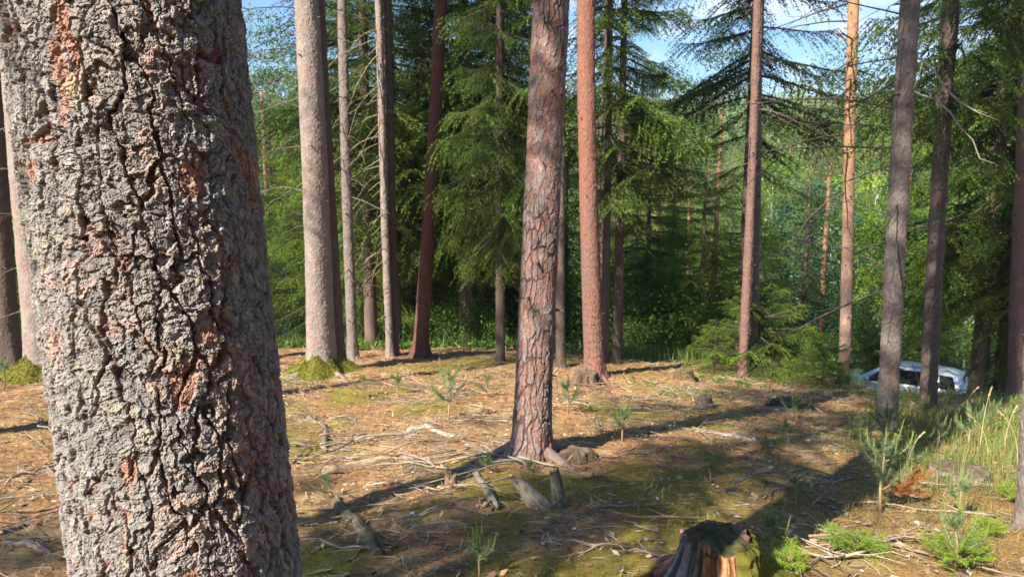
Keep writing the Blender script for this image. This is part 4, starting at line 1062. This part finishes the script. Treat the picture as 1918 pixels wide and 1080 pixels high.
# leaning broken stubs
def splinter(name, label, px, py, top, r, col, seed):
    B = np.array(G(px, py)); r_ = ray(*top); s = B[1] / r_[1]; Tp = np.array([r_[0] * s, B[1], CAM_Z + r_[2] * s]) - B
    rg = np.random.default_rng(seed); mb = MB(); nu = 44; nv = 30
    ax = Tp / np.linalg.norm(Tp); a = np.cross(ax, [0, 1, 0]); a /= np.linalg.norm(a); b = np.cross(ax, a)
    th = np.arange(nu) / nu * 6.28318; Lh = np.linalg.norm(Tp) * (.55 + .6 * rg.random(nu)); Lh = (Lh + np.roll(Lh, 1)) / 2; T, V = np.meshgrid(th, np.linspace(-.15, 1, nv)); R = r * (1.35 - .6 * V + .8 * (fbm(np.cos(T) * 5, np.sin(T) * 5, V * .8, seed, 4) - .5))
    p = (ax[None, None] * (V * Lh[None])[..., None] + (a * np.cos(T)[..., None] + b * np.sin(T)[..., None]) * R[..., None])
    c = np.array(col) * (.25 + 1.3 * fbm(np.cos(T) * 7, np.sin(T) * 7, V, seed, 4))[..., None]
    aa = np.arange(nv - 1)[:, None] * nu; j = np.arange(nu)[None]; k = (j + 1) % nu
    m = nu * nv; v = np.concatenate([p.reshape(-1, 3), (ax * np.linalg.norm(Tp) * .6)[None]])
    mb.add(v, [(m, (nv - 1) * nu + e, (nv - 1) * nu + (e + 1) % nu) for e in range(nu)], np.stack([aa + j, aa + k, aa + nu + k, aa + nu + j], -1).reshape(-1, 4), np.concatenate([c.reshape(-1, 3), np.array([[.1, .07, .05]])]))
    o = obj(name, mb, M['dead_wood']); o.location = B; return tag(o, label, 'stump')
splinter('broken_stump', 'pale split stub leaning left in front of the plated pine', 1012, 952, (962, 890), .05, (.48, .40, .30), 3)
splinter('broken_stump', 'short upright grey stub right beside the pale leaning one', 1049, 945, (1037, 878), .042, (.25, .22, .17), 4)
log('fallen_log', 'thick barkless fallen log lying left of the plated pine foot', [(600, 893), (660, 878), (735, 868), (800, 862)], .05, .035, (.36, .26, .18), cat='log')
log('fallen_log', 'greenish mossy log lying in dappled shade beside the huge trunk', [(625, 935), (655, 975), (690, 1010), (716, 1040)], .038, .045, (.17, .14, .09), cat='log')
log('fallen_log', 'slim grey log pointing down from the plated pine', [(878, 872), (905, 905), (935, 955)], .022, .034, (.30, .25, .19), cat='log')
log('fallen_log', 'dark curved root piece lying in the left sunlit litter', [(572, 780), (612, 805), (612, 845)], .03, .025, (.22, .17, .13), cat='log')
log('fallen_log', 'pale weathered log half sunk in the shaded ground at the right', [(1290, 806), (1350, 816), (1400, 825), (1440, 832)], .025, .02, (.40, .35, .28), cat='log')
log('fallen_log', 'long thin grey log across the shade towards the large sapling', [(1370, 905), (1450, 885), (1530, 890), (1600, 888)], .018, .022, (.22, .18, .15), cat='log')
log('fallen_log', 'pale stick with a forked end beside the plated pine foot', [(1010, 858), (1045, 868), (1062, 862)], .02, .012, (.42, .33, .2), cat='log')
log('fallen_log', 'dark stick lying between the dark trunks and the thick moss mound', [(655, 722), (740, 722), (800, 728)], .03, .04, (.15, .11, .08), cat='log')
log('fallen_log', 'bleached branch heap stem in the middle of the left litter', [(760, 810), (800, 806), (860, 822)], .03, .02, (.46, .41, .33), cat='log')
log('fallen_log', 'long grey branch at the lower left edge beside the huge trunk', [(0, 1008), (45, 990), (95, 985)], .022, .018, (.25, .2, .15), cat='log')
log('fallen_log', 'pale branch below the long grey one at the lower left edge', [(0, 1025), (50, 1030), (100, 1040)], .02, .015, (.42, .36, .28), cat='log')
log('fallen_log', 'broken dark branch left of the huge trunk at mid height', [(30, 890), (80, 880), (110, 905)], .03, .02, (.25, .19, .14), cat='log')
log('fallen_log', 'thin curved twig lying in front of the mossy foreground stump', [(1235, 1072), (1300, 1074), (1400, 1070), (1440, 1078)], .007, .005, (.24, .18, .12), cat='log', up=[.03, .06, .06, .02])
rm = random.Random(21)
GB = 'bare branches lying across the clearing'
zones = [((560, 960), (715, 900), 48), ((1030, 1560), (712, 770), 40), ((1120, 1600), (770, 960), 20), ((600, 1240), (900, 1070), 15), ((0, 95), (740, 1060), 12), ((1450, 1900), (900, 1070), 10)]
n = 0
for (xa, xb), (ya, yb), cnt in zones:
    for i in range(cnt):
        px, py = rm.uniform(xa, xb), rm.uniform(ya, yb); B = np.array(G(px, py)); a = rm.uniform(-1.0, 1.0) + (math.pi if rm.random() < .5 else 0) + (.9 if rm.random() < .3 else 0)
        l = rm.uniform(.35, 1.25) * (.55 + B[1] / 14); k = 9; s = np.linspace(-.5, .5, k) * l; rg = np.random.default_rng(1000 + n)
        bend = np.cumsum(rg.normal(size=k) * (rg.random(k) < .4)) * .022 * l
        x = B[0] + math.cos(a) * s - math.sin(a) * bend; y = B[1] + math.sin(a) * s + math.cos(a) * bend
        r = rm.uniform(.0045, .012); z = ground_z(x, y) + r + .012 + rm.uniform(0, .05) * np.abs(np.sin(s * 5))
        P = np.stack([x, y, z], -1) - B; mb = MB(); c = np.array(rm.choice([PALE, PALE, GREY, (.36, .24, .16), DK])) * rm.uniform(.8, 1.2)
        tube(mb, P, np.linspace(r, r * .35, k), 6, c)
        for j in range(rm.randint(1, 4)):
            i0 = rm.randint(2, k - 2); a2 = a + rm.choice([-1, 1]) * rm.uniform(.4, .9); l2 = l * rm.uniform(.15, .4)
            q = P[i0] + np.array([math.cos(a2), math.sin(a2), rm.uniform(0, .35)]) * (np.linspace(0, 1, 5) * l2)[:, None]
            q[:, 2] = np.maximum(q[:, 2], ground_z(q[:, 0] + B[0], q[:, 1] + B[1]) - B[2] + .006)
            q[0] = P[i0]; tube(mb, q, np.linspace(r * .55, .0018, 5), 5, c)
        o = obj('fallen_branch', mb, M['dead_wood']); o.location = B; tag(o, 'bare forked branch lying in the needle litter of the clearing', 'branch', GB); n += 1

# ------------------------------------------------------------------ litter, grass and ground plants that nobody could count
def scatter(n, seed, box, w=None):
    rg = np.random.default_rng(seed); x = rg.uniform(box[0], box[1], n); y = np.sqrt(rg.uniform(box[2] ** 2, box[3] ** 2, n)) if False else rg.uniform(box[2], box[3], n)
    k = np.abs(x) < .80 * y + .8
    if w is not None: k &= rg.random(n) < w(x, y)
    return x[k], y[k], rg
BOX = (-10, 13, 2.2, 18)
def lw(x, y):
    return (.12 + .88 * sst(.42, .6, fbm(x * .8, y * .8, 0, 91, 3))) * (1 - .75 * moss_amount(x, y)) * np.clip(5.5 / y, .25, 1.2) * (1 - .75 * sst(.42, .6, x / y) * sst(6, 8, y))
def sticks(n, seed, lr, rr, cols, w, lift=.02, tilt=.12, squash=1.0, name='fallen_twigs', label='', cat='twigs'):
    x, y, rg = scatter(n, seed, BOX, w); n = len(x); far_ = np.clip(y / 6, .6, 2)
    a = rg.uniform(0, 6.283, n); a = np.where(rg.random(n) < .45, rg.normal(0, .45, n), a); l = rg.uniform(*lr, n) * far_ ** .5; r = rg.uniform(*rr, n) * far_ ** .8
    d = np.stack([np.cos(a), np.sin(a), rg.normal(0, tilt, n)], -1); s = np.stack([-np.sin(a), np.cos(a), 0 * a], -1); u = np.cross(d, s)
    bd = s * (rg.normal(0, .07, n) * l)[:, None]
    c = np.stack([x, y, ground_z(x, y) + rg.uniform(.003, lift, n)], -1)
    V = []
    for e, off, rk in ((-.5, -1, 1), (0., .6, .9), (.5, -1, .5)):
        for k in range(3):
            th = k * 2.094 + .5
            V.append(c + d * (l * e)[:, None] + bd * off + (s * math.cos(th) + u * math.sin(th)) * (r * rk)[:, None])
    V = np.stack(V, 1); q = []
    for b in (0, 3):
        for k in range(3): q.append([b + k, b + (k + 1) % 3, b + 3 + (k + 1) % 3, b + 3 + k])
    q = (np.array(q)[None] + np.arange(n)[:, None, None] * 9).reshape(-1, 4)
    cl = np.array(cols)[rg.integers(len(cols), size=n)] * rg.uniform(.6, 1.25, n)[:, None]
    mb = MB().add(V.reshape(-1, 3), None, q, np.repeat(cl, 9, 0)); o = obj(name, mb, M['litter'], None, False)
    return tag(o, label, cat, None, 'stuff')
sticks(50000, 1, (.05, .28), (.0018, .0048), [PALE, (.50, .40, .26), (.60, .48, .30), (.38, .24, .14), (.45, .27, .14), (.40, .34, .26), (.2, .13, .09)], lw, .03, name='fallen_twigs', label='pale broken twigs strewn over the whole clearing floor')
sticks(200000, 2, (.03, .09), (.0011, .0022), [(.46, .25, .13), (.56, .38, .19), (.34, .17, .09), (.58, .48, .28), (.2, .11, .07)], lambda x, y: (1 - .8 * moss_amount(x, y)) * np.clip(5 / y, .3, 1) * (1 - .7 * sst(.42, .6, x / y) * sst(6, 8, y)),
       .012, .2, name='needle_litter', label='reddish brown fallen needles carpeting the clearing', cat='needles')
# bark flakes and dead leaves
x, y, rg = scatter(22000, 3, BOX, lambda x, y: np.clip(4.5 / y, .2, 1)); n = len(x)
P = np.stack([x, y, ground_z(x, y) + rg.uniform(.006, .02, n)], -1); d = rg.normal(size=(n, 3)) * [1, 1, .25]; d /= np.linalg.norm(d, axis=1)[:, None]
e = np.cross(d, np.array([0, 0, 1.]) + rg.normal(size=(n, 3)) * .3); e /= np.linalg.norm(e, axis=1)[:, None]; l = rg.uniform(.012, .035, n)[:, None]
V = np.stack([P - d * l, P - e * l * .6 + [0, 0, .004], P + d * l, P + e * l * .5], 1).reshape(-1, 3)
cl = np.array([(.34, .2, .15), (.24, .13, .1), (.42, .34, .3), (.5, .3, .14), (.14, .09, .08)])[rg.integers(5, size=n)] * rg.uniform(.7, 1.2, n)[:, None]
tag(obj('bark_flakes', MB().add(V, None, np.arange(4 * n).reshape(n, 4), np.repeat(cl, 4, 0)), M['litter'], None, False), 'small bark flakes and dry leaves lying on the clearing', 'bark flakes', None, 'stuff')

def grass(n, seed, box, w, hr, name, label, mat='grass', tip=(.0, .6), bw=.0035, lean=.5):
    x, y, rg = scatter(n, seed, box, w); n = len(x); h = rg.uniform(*hr, n); a = rg.uniform(0, 6.283, n); fs = np.clip(y / 5, .7, 3) ** .8
    d = np.stack([np.cos(a), np.sin(a), 0 * a], -1); s = np.stack([-np.sin(a), np.cos(a), 0 * a], -1); k = rg.uniform(.1, 1, n) * lean
    b = np.stack([x, y, ground_z(x, y) - .01], -1); V = []
    for t_, wd_ in ((0, 1), (.4, .85), (.75, .55), (1, .08)):
        p = b + np.array([0, 0, 1.]) * (h * (t_ - .35 * k * t_ ** 2))[:, None] + d * (h * k * t_ ** 2)[:, None]
        V += [p - s * (bw * fs * wd_ / 2)[:, None], p + s * (bw * fs * wd_ / 2)[:, None]]
    V = np.stack(V, 1).reshape(-1, 3); q = (np.array([[0, 1, 3, 2], [2, 3, 5, 4], [4, 5, 7, 6]])[None] + np.arange(n)[:, None, None] * 8).reshape(-1, 4)
    c = np.stack([rg.uniform(*tip, n), rg.uniform(.75, 1.25, n), 0 * x], -1)
    return tag(obj(name, MB().add(V, None, q, np.repeat(c, 8, 0)), M[mat], None, False), label, 'grass', None, 'stuff')
rt = lambda x, y: sst(.46, .6, x / y) * sst(4.8, 6.5, y) * (1 - .93 * sst(8.6, 10.5, y)) * (.3 + .7 * sst(.35, .55, fbm(x * 1.3, y * 1.3, 0, 71, 3)))
grass(60000, 11, (2.2, 13, 4.2, 14.5), rt, (.08, .29), 'tall_grass', 'tall yellow green grass growing on the sunny bank at the right', tip=(-.15, .5))
grass(26000, 12, (1.2, 6, 3, 7.5), lambda x, y: sst(.36, .6, x / y) * sst(.4, .6, fbm(x * 2.2, y * 2.2, 0, 72, 3)), (.03, .12), 'short_grass', 'short sunlit grass between the bushes at the lower right', tip=(-.1, .5))
grass(30000, 13, BOX, lambda x, y: sst(.55, .7, fbm(x * 1.2, y * 1.2, 0, 73, 3)) * np.clip(5 / y, .2, 1) * .8, (.03, .14), 'sparse_grass', 'sparse green blades poking through the litter', tip=(-.2, .3))
grass(26000, 14, (-9, 9, 15.5, 21), lambda x, y: sst(15.5, 17.5, y) * (.25 + .75 * sst(.1, .2, x / y)), (.12, .45), 'edge_grass', 'dark green grass along the shaded far edge of the clearing', tip=(-.5, .1), bw=.006)

def ground_plants(n, seed, w, name, label, mat, per=26, s=.07, ls=.022, hz=.10, box=BOX):
    x, y, rg = scatter(n, seed, box, w); n = len(x); x = np.repeat(x, per) + rg.normal(0, s, n * per); y = np.repeat(y, per) + rg.normal(0, s, n * per); m = n * per
    f = np.clip(y / 6, .8, 2.5); l = ls * f * rg.uniform(.6, 1.3, m); P = np.stack([x, y, ground_z(x, y) + rg.random(m) * hz * rg.uniform(.3, 1)], -1)
    d = rg.normal(size=(m, 3)) * [1, 1, .6]; d /= np.linalg.norm(d, axis=1)[:, None]; e = np.cross(d, rg.normal(size=(m, 3))); e /= np.linalg.norm(e, axis=1)[:, None]; l = l[:, None]
    V = np.stack([P, P + d * l * .5 + e * l * .33, P + d * l, P + d * l * .5 - e * l * .33], 1).reshape(-1, 3)
    c = np.stack([rg.uniform(-.2, .5, m), rg.uniform(.7, 1.2, m), np.zeros(m)], -1)
    return tag(obj(name, MB().add(V, None, np.arange(4 * m).reshape(m, 4), np.repeat(c, 4, 0)), M[mat], None, False), label, 'ground plants', None, 'stuff')
ground_plants(1500, 31, lambda x, y: sst(.10, .25, x / y) * sst(.45, .58, fbm(x * .9, y * .9, 0, 81, 3)) * sst(3.2, 4.5, y) * (1 - sst(13, 15, y)), 'bilberry_patches', 'low green leafy patches in the shaded right part of the clearing', 'leafy')
ground_plants(2400, 34, lambda x, y: sst(.50, .62, fbm(x * .7, y * .7, 5, 83, 3)) * sst(4, 6, y) * (1 - sst(12, 15, y)), 'heather_patches', 'pale feathery green plants in loose patches on the litter', 'sapling', 22, .10, .016, .13)
ground_plants(1300, 32, lambda x, y: sst(16.2, 18, y) * .8, 'edge_undergrowth', 'leafy undergrowth along the far edge of the clearing', 'leafy', 40, .22, .035, .4, (-11, 11, 16, 23))
ground_plants(2600, 33, lambda x, y: sst(.44, .56, x / y) * sst(5, 6.5, y) * (1 - .8 * sst(9, 11, y)), 'bank_undergrowth', 'mixed green undergrowth in the sunny bank grass', 'leafy', 22, .08, .02, .16, (2.5, 12, 4.5, 14))
# moss cushions: tiny upright fronds over the mossy patches
x, y, rg = scatter(110000, 41, (-7, 8, 2.2, 11), lambda x, y: moss_amount(x, y) * np.clip(4.5 / y, .2, 1)); n = len(x)
P = np.stack([x, y, ground_z(x, y) - .003], -1); mb = MB(); blades(P, rg.normal(size=(n, 3)) * [.7, .7, .4] + [0, 0, 1.], rg.uniform(.01, .024, n), .007, mb=mb, rg=rg)
tag(obj('moss_carpet', mb, M['moss_frond'], None, False), 'yellow green moss carpet on the clearing floor', 'moss', None, 'stuff')

# seeding grass stalks in front of the car
for i, (px, py, tx, ty) in enumerate([(1722, 790, 1708, 680), (1800, 800, 1832, 725), (1835, 845, 1858, 725), (1880, 850, 1905, 760), (1760, 800, 1800, 722), (1700, 880, 1730, 810), (1905, 880, 1870, 770), (1850, 870, 1812, 775)]):
    B = np.array(G(px, py)); r_ = ray(tx, ty); s = B[1] / r_[1]; Tp = np.array([r_[0] * s, B[1], CAM_Z + r_[2] * s]) - B
    t = thing('grass_stalk', 'dry arching grass stalk with a seed head on the sunny bank', 'grass stalk', B, 0, 'dry seeding grass stalks')
    s = np.linspace(0, 1, 9)[:, None]; q = np.array([Tp[0], 0, 0]) * s ** 2 + np.array([0, 0, Tp[2]]) * (1.25 * s - .25 * s ** 3)
    mb = MB(); tube(mb, q, np.linspace(.004, .002, 9), 5, (.5, .4, .2)); obj('stem', mb, M['litter'], t)
    mb = MB(); k = 70; ss = np.random.default_rng(i).uniform(.78, 1, k); P_ = np.stack([np.interp(ss, np.linspace(0, 1, 9), q[:, j]) for j in range(3)], -1)
    blades(P_, np.random.default_rng(i).normal(size=(k, 3)) * .3 + (q[-1] - q[-2]) / np.linalg.norm(q[-1] - q[-2]), .022, .007, mb=mb)
    mb.c = [np.tile([.58, .44, .24], (len(mb.v[0]), 1))]; obj('seed_head', mb, M['litter'], t, False)

# ------------------------------------------------------------------ the white car
def build_car(front_px, fY, rear_px, rY):
    fx = (front_px - 959) / FPX * fY; rx = (rear_px - 959) / FPX * rY
    hd = math.atan2(fY - rY, fx - rx); cx, cy = (fx + rx) / 2, (fY + rY) / 2
    zc = float(ground_z(cx, cy)) - .1
    t = thing('parked_car', 'white estate car parked behind the trunks at the right, down the slope', 'car', (cx, cy, zc + .02), hd)
    st = [  # x, half width, sill, belt, roof z, roof half width
        (2.33, .62, .32, .55, .62, .50), (2.26, .76, .24, .66, .74, .60), (2.0, .84, .22, .78, .86, .66), (1.5, .875, .22, .88, .96, .70), (1.12, .89, .22, .94, 1.02, .72),
        (.72, .895, .22, .95, 1.28, .66), (.30, .90, .22, .96, 1.49, .60), (-.3, .90, .22, .97, 1.57, .60), (-1.1, .90, .22, .99, 1.58, .60), (-1.8, .89, .22, 1.0, 1.54, .59),
        (-2.1, .87, .24, 1.0, 1.48, .57), (-2.28, .83, .28, .98, 1.22, .60), (-2.36, .78, .34, .90, .98, .62), (-2.40, .72, .40, .62, .70, .60)]
    def sec(s):
        x, w_, sl, be, ro, rw = s
        h = [(0, sl), (w_ - .1, sl), (w_ - .02, sl + .08), (w_, (sl + be) / 2), (w_ * .985, be - .04), (w_ * .965, be), ((w_ * .965 * .5 + rw * .5), (be + ro - .05) / 2), (rw, ro - .05), (rw - .09, ro - .01), (rw * .5, ro + .012), (0, ro + .018)]
        return [(x, a, b) for a, b in h] + [(x, -a, b) for a, b in h[-2:0:-1]]
    S = np.array([sec(s) for s in st]); k = S.shape[1]; mb = MB(); i = np.arange(len(st) - 1)[:, None] * k; j = np.arange(k)[None]; jj = (j + 1) % k
    m = len(st) * k; V = np.concatenate([S.reshape(-1, 3), S[0].mean(0)[None] + [[.02, 0, 0]], S[-1].mean(0)[None] - [[.02, 0, 0]]])
    mb.add(V, [(m, e, (e + 1) % k) for e in range(k)] + [(m + 1, m - k + (e + 1) % k, m - k + e) for e in range(k)], np.stack([i + j, i + k + j, i + k + jj, i + jj], -1).reshape(-1, 4))
    obj('body', mb, M['paint'], t)
    xs_ = [s[0] for s in st]
    def edge(x, f, side, out=.008):
        """point on the side glass at x, f from belt (0) to roof (1)"""
        g = lambda c: np.interp(-x, [-a for a in xs_], [s[c] for s in st])
        w_, be, ro, rw = g(1), g(3), g(4), g(5); y = w_ * .965 * (1 - f) + rw * f; return (x, side * (y + out), be * (1 - f) + (ro - .05) * f)
    def pane(name, poly, mat=M['glass'], th=.006):
        v = np.array(poly); c = v.mean(0); nrm = np.cross(v[1] - v[0], v[2] - v[0]); nrm /= np.linalg.norm(nrm)
        n_ = len(v); w2 = v - nrm * th; mb = MB(); q = [(a, (a + 1) % n_, n_ + (a + 1) % n_, n_ + a) for a in range(n_)]
        mb.add(np.concatenate([v, w2, [c], [c - nrm * th]]), [(2 * n_, a, (a + 1) % n_) for a in range(n_)] + [(2 * n_ + 1, n_ + (a + 1) % n_, n_ + a) for a in range(n_)], q)
        return obj(name, mb, mat, t, False)
    for sd in (1, -1):
        for (a, b, a2, b2) in ((.88, -.02, .32, -.02), (-.09, -1.0, -.09, -1.0), (-1.07, -2.02, -1.07, -1.88)):
            pane('side_window', [edge(a, .08, sd, .028), edge((a + b) / 2, .08, sd, .028), edge(b, .08, sd, .028), edge(b2, .92, sd, .028), edge((a2 + b2) / 2, .92, sd, .028), edge(a2, .92, sd, .028)])
    pane('windscreen', [(1.06, -.66, 1.105), (1.06, .66, 1.105), (.40, .54, 1.52), (.40, -.54, 1.52)], M['glass'], .01)
    pane('rear_window', [(-2.335, -.6, 1.06), (-2.335, .6, 1.06), (-2.165, .52, 1.42), (-2.165, -.52, 1.42)])
    for sd in (1, -1):
        for nm, x, z, mt, sx, sy, sz in (('headlight', 2.12, .70, 'lamp', .16, .14, .08), ('tail_light', -2.33, .86, 'red', .06, .10, .17)):
            mb = MB(); u = np.linspace(0, math.pi, 9); q = []
            T, V_ = np.meshgrid(np.arange(14) / 14 * 6.283, u); P_ = np.stack([x + sx * np.cos(V_), sd * .70 + sy * np.sin(V_) * np.cos(T), z + sz * np.sin(V_) * np.sin(T)], -1)
            a = np.arange(8)[:, None] * 14; j = np.arange(14)[None]; mb.add(P_.reshape(-1, 3), None, np.stack([a + j, a + (j + 1) % 14, a + 14 + (j + 1) % 14, a + 14 + j], -1).reshape(-1, 4)); obj(nm, mb, M[mt], t)
        mb = MB(); tube(mb, [(.72, sd * .90, 1.03), (.70, sd * 1.0, 1.06)], [.02, .02], 6); tube(mb, [(.74, sd * 1.0, 1.0), (.74, sd * 1.02, 1.07), (.72, sd * 1.02, 1.12)], [.07, .09, .05], 10); obj('wing_mirror', mb, M['paint'], t)
        mb = MB(); tube(mb, [(.25, sd * .55, 1.50), (.15, sd * .56, 1.60), (-1.75, sd * .56, 1.61), (-1.9, sd * .55, 1.53)], .014, 6); obj('roof_rail', mb, M['black'], t)
        for x in (-.02, -1.03):
            mb = MB(); tube(mb, [(x - .16, sd * .90, .86), (x - .14, sd * .925, .86), (x - .02, sd * .925, .86), (x, sd * .90, .86)], .012, 6); obj('door_handle', mb, M['paint'], t)
        for x in (1.45, -1.38):
            wh = MB(); tube(wh, [(x, sd * .70, .32), (x, sd * .71, .32), (x, sd * .89, .32), (x, sd * .905, .32)], [.30, .325, .325, .30], 28); wo_ = obj('wheel', wh, M['black'], t)
            rm_ = MB(); tube(rm_, [(x, sd * .903, .32), (x, sd * .915, .32)], [.20, .19], 20)
            for e in range(5):
                an = e * 1.2566; tube(rm_, [(x, sd * .92, .32), (x + .18 * math.cos(an), sd * .92, .32 + .18 * math.sin(an))], .02, 5)
            obj('rim', rm_, M['rim'], wo_)
    return t
build_car(1580, 27.4, 1820, 25.0)

# ------------------------------------------------------------------ the air between here and the far hillside
def haze_box(x0, x1, y0, y1, z0, z1, dens):
    m, n = new_mat('haze'); o = N(n, 'ShaderNodeOutputMaterial'); v = N(n, 'ShaderNodeVolumePrincipled')
    v.inputs['Color'].default_value = (.82, .90, 1, 1); v.inputs['Density'].default_value = dens; v.inputs['Anisotropy'].default_value = .3
    n.links.new(v.outputs[0], o.inputs['Volume'])
    V = np.array([(x, y, z) for x in (x0, x1) for y in (y0, y1) for z in (z0, z1)])
    q = [(0, 1, 3, 2), (4, 6, 7, 5), (0, 4, 5, 1), (2, 3, 7, 6), (0, 2, 6, 4), (1, 5, 7, 3)]
    o = obj('haze', MB().add(V, None, q), m, None, False)
    tag(o, 'thin summer haze in the air of the wood', 'haze', None, 'stuff')
haze_box(-640, 640, -460, 640, -40, 78, .0005)
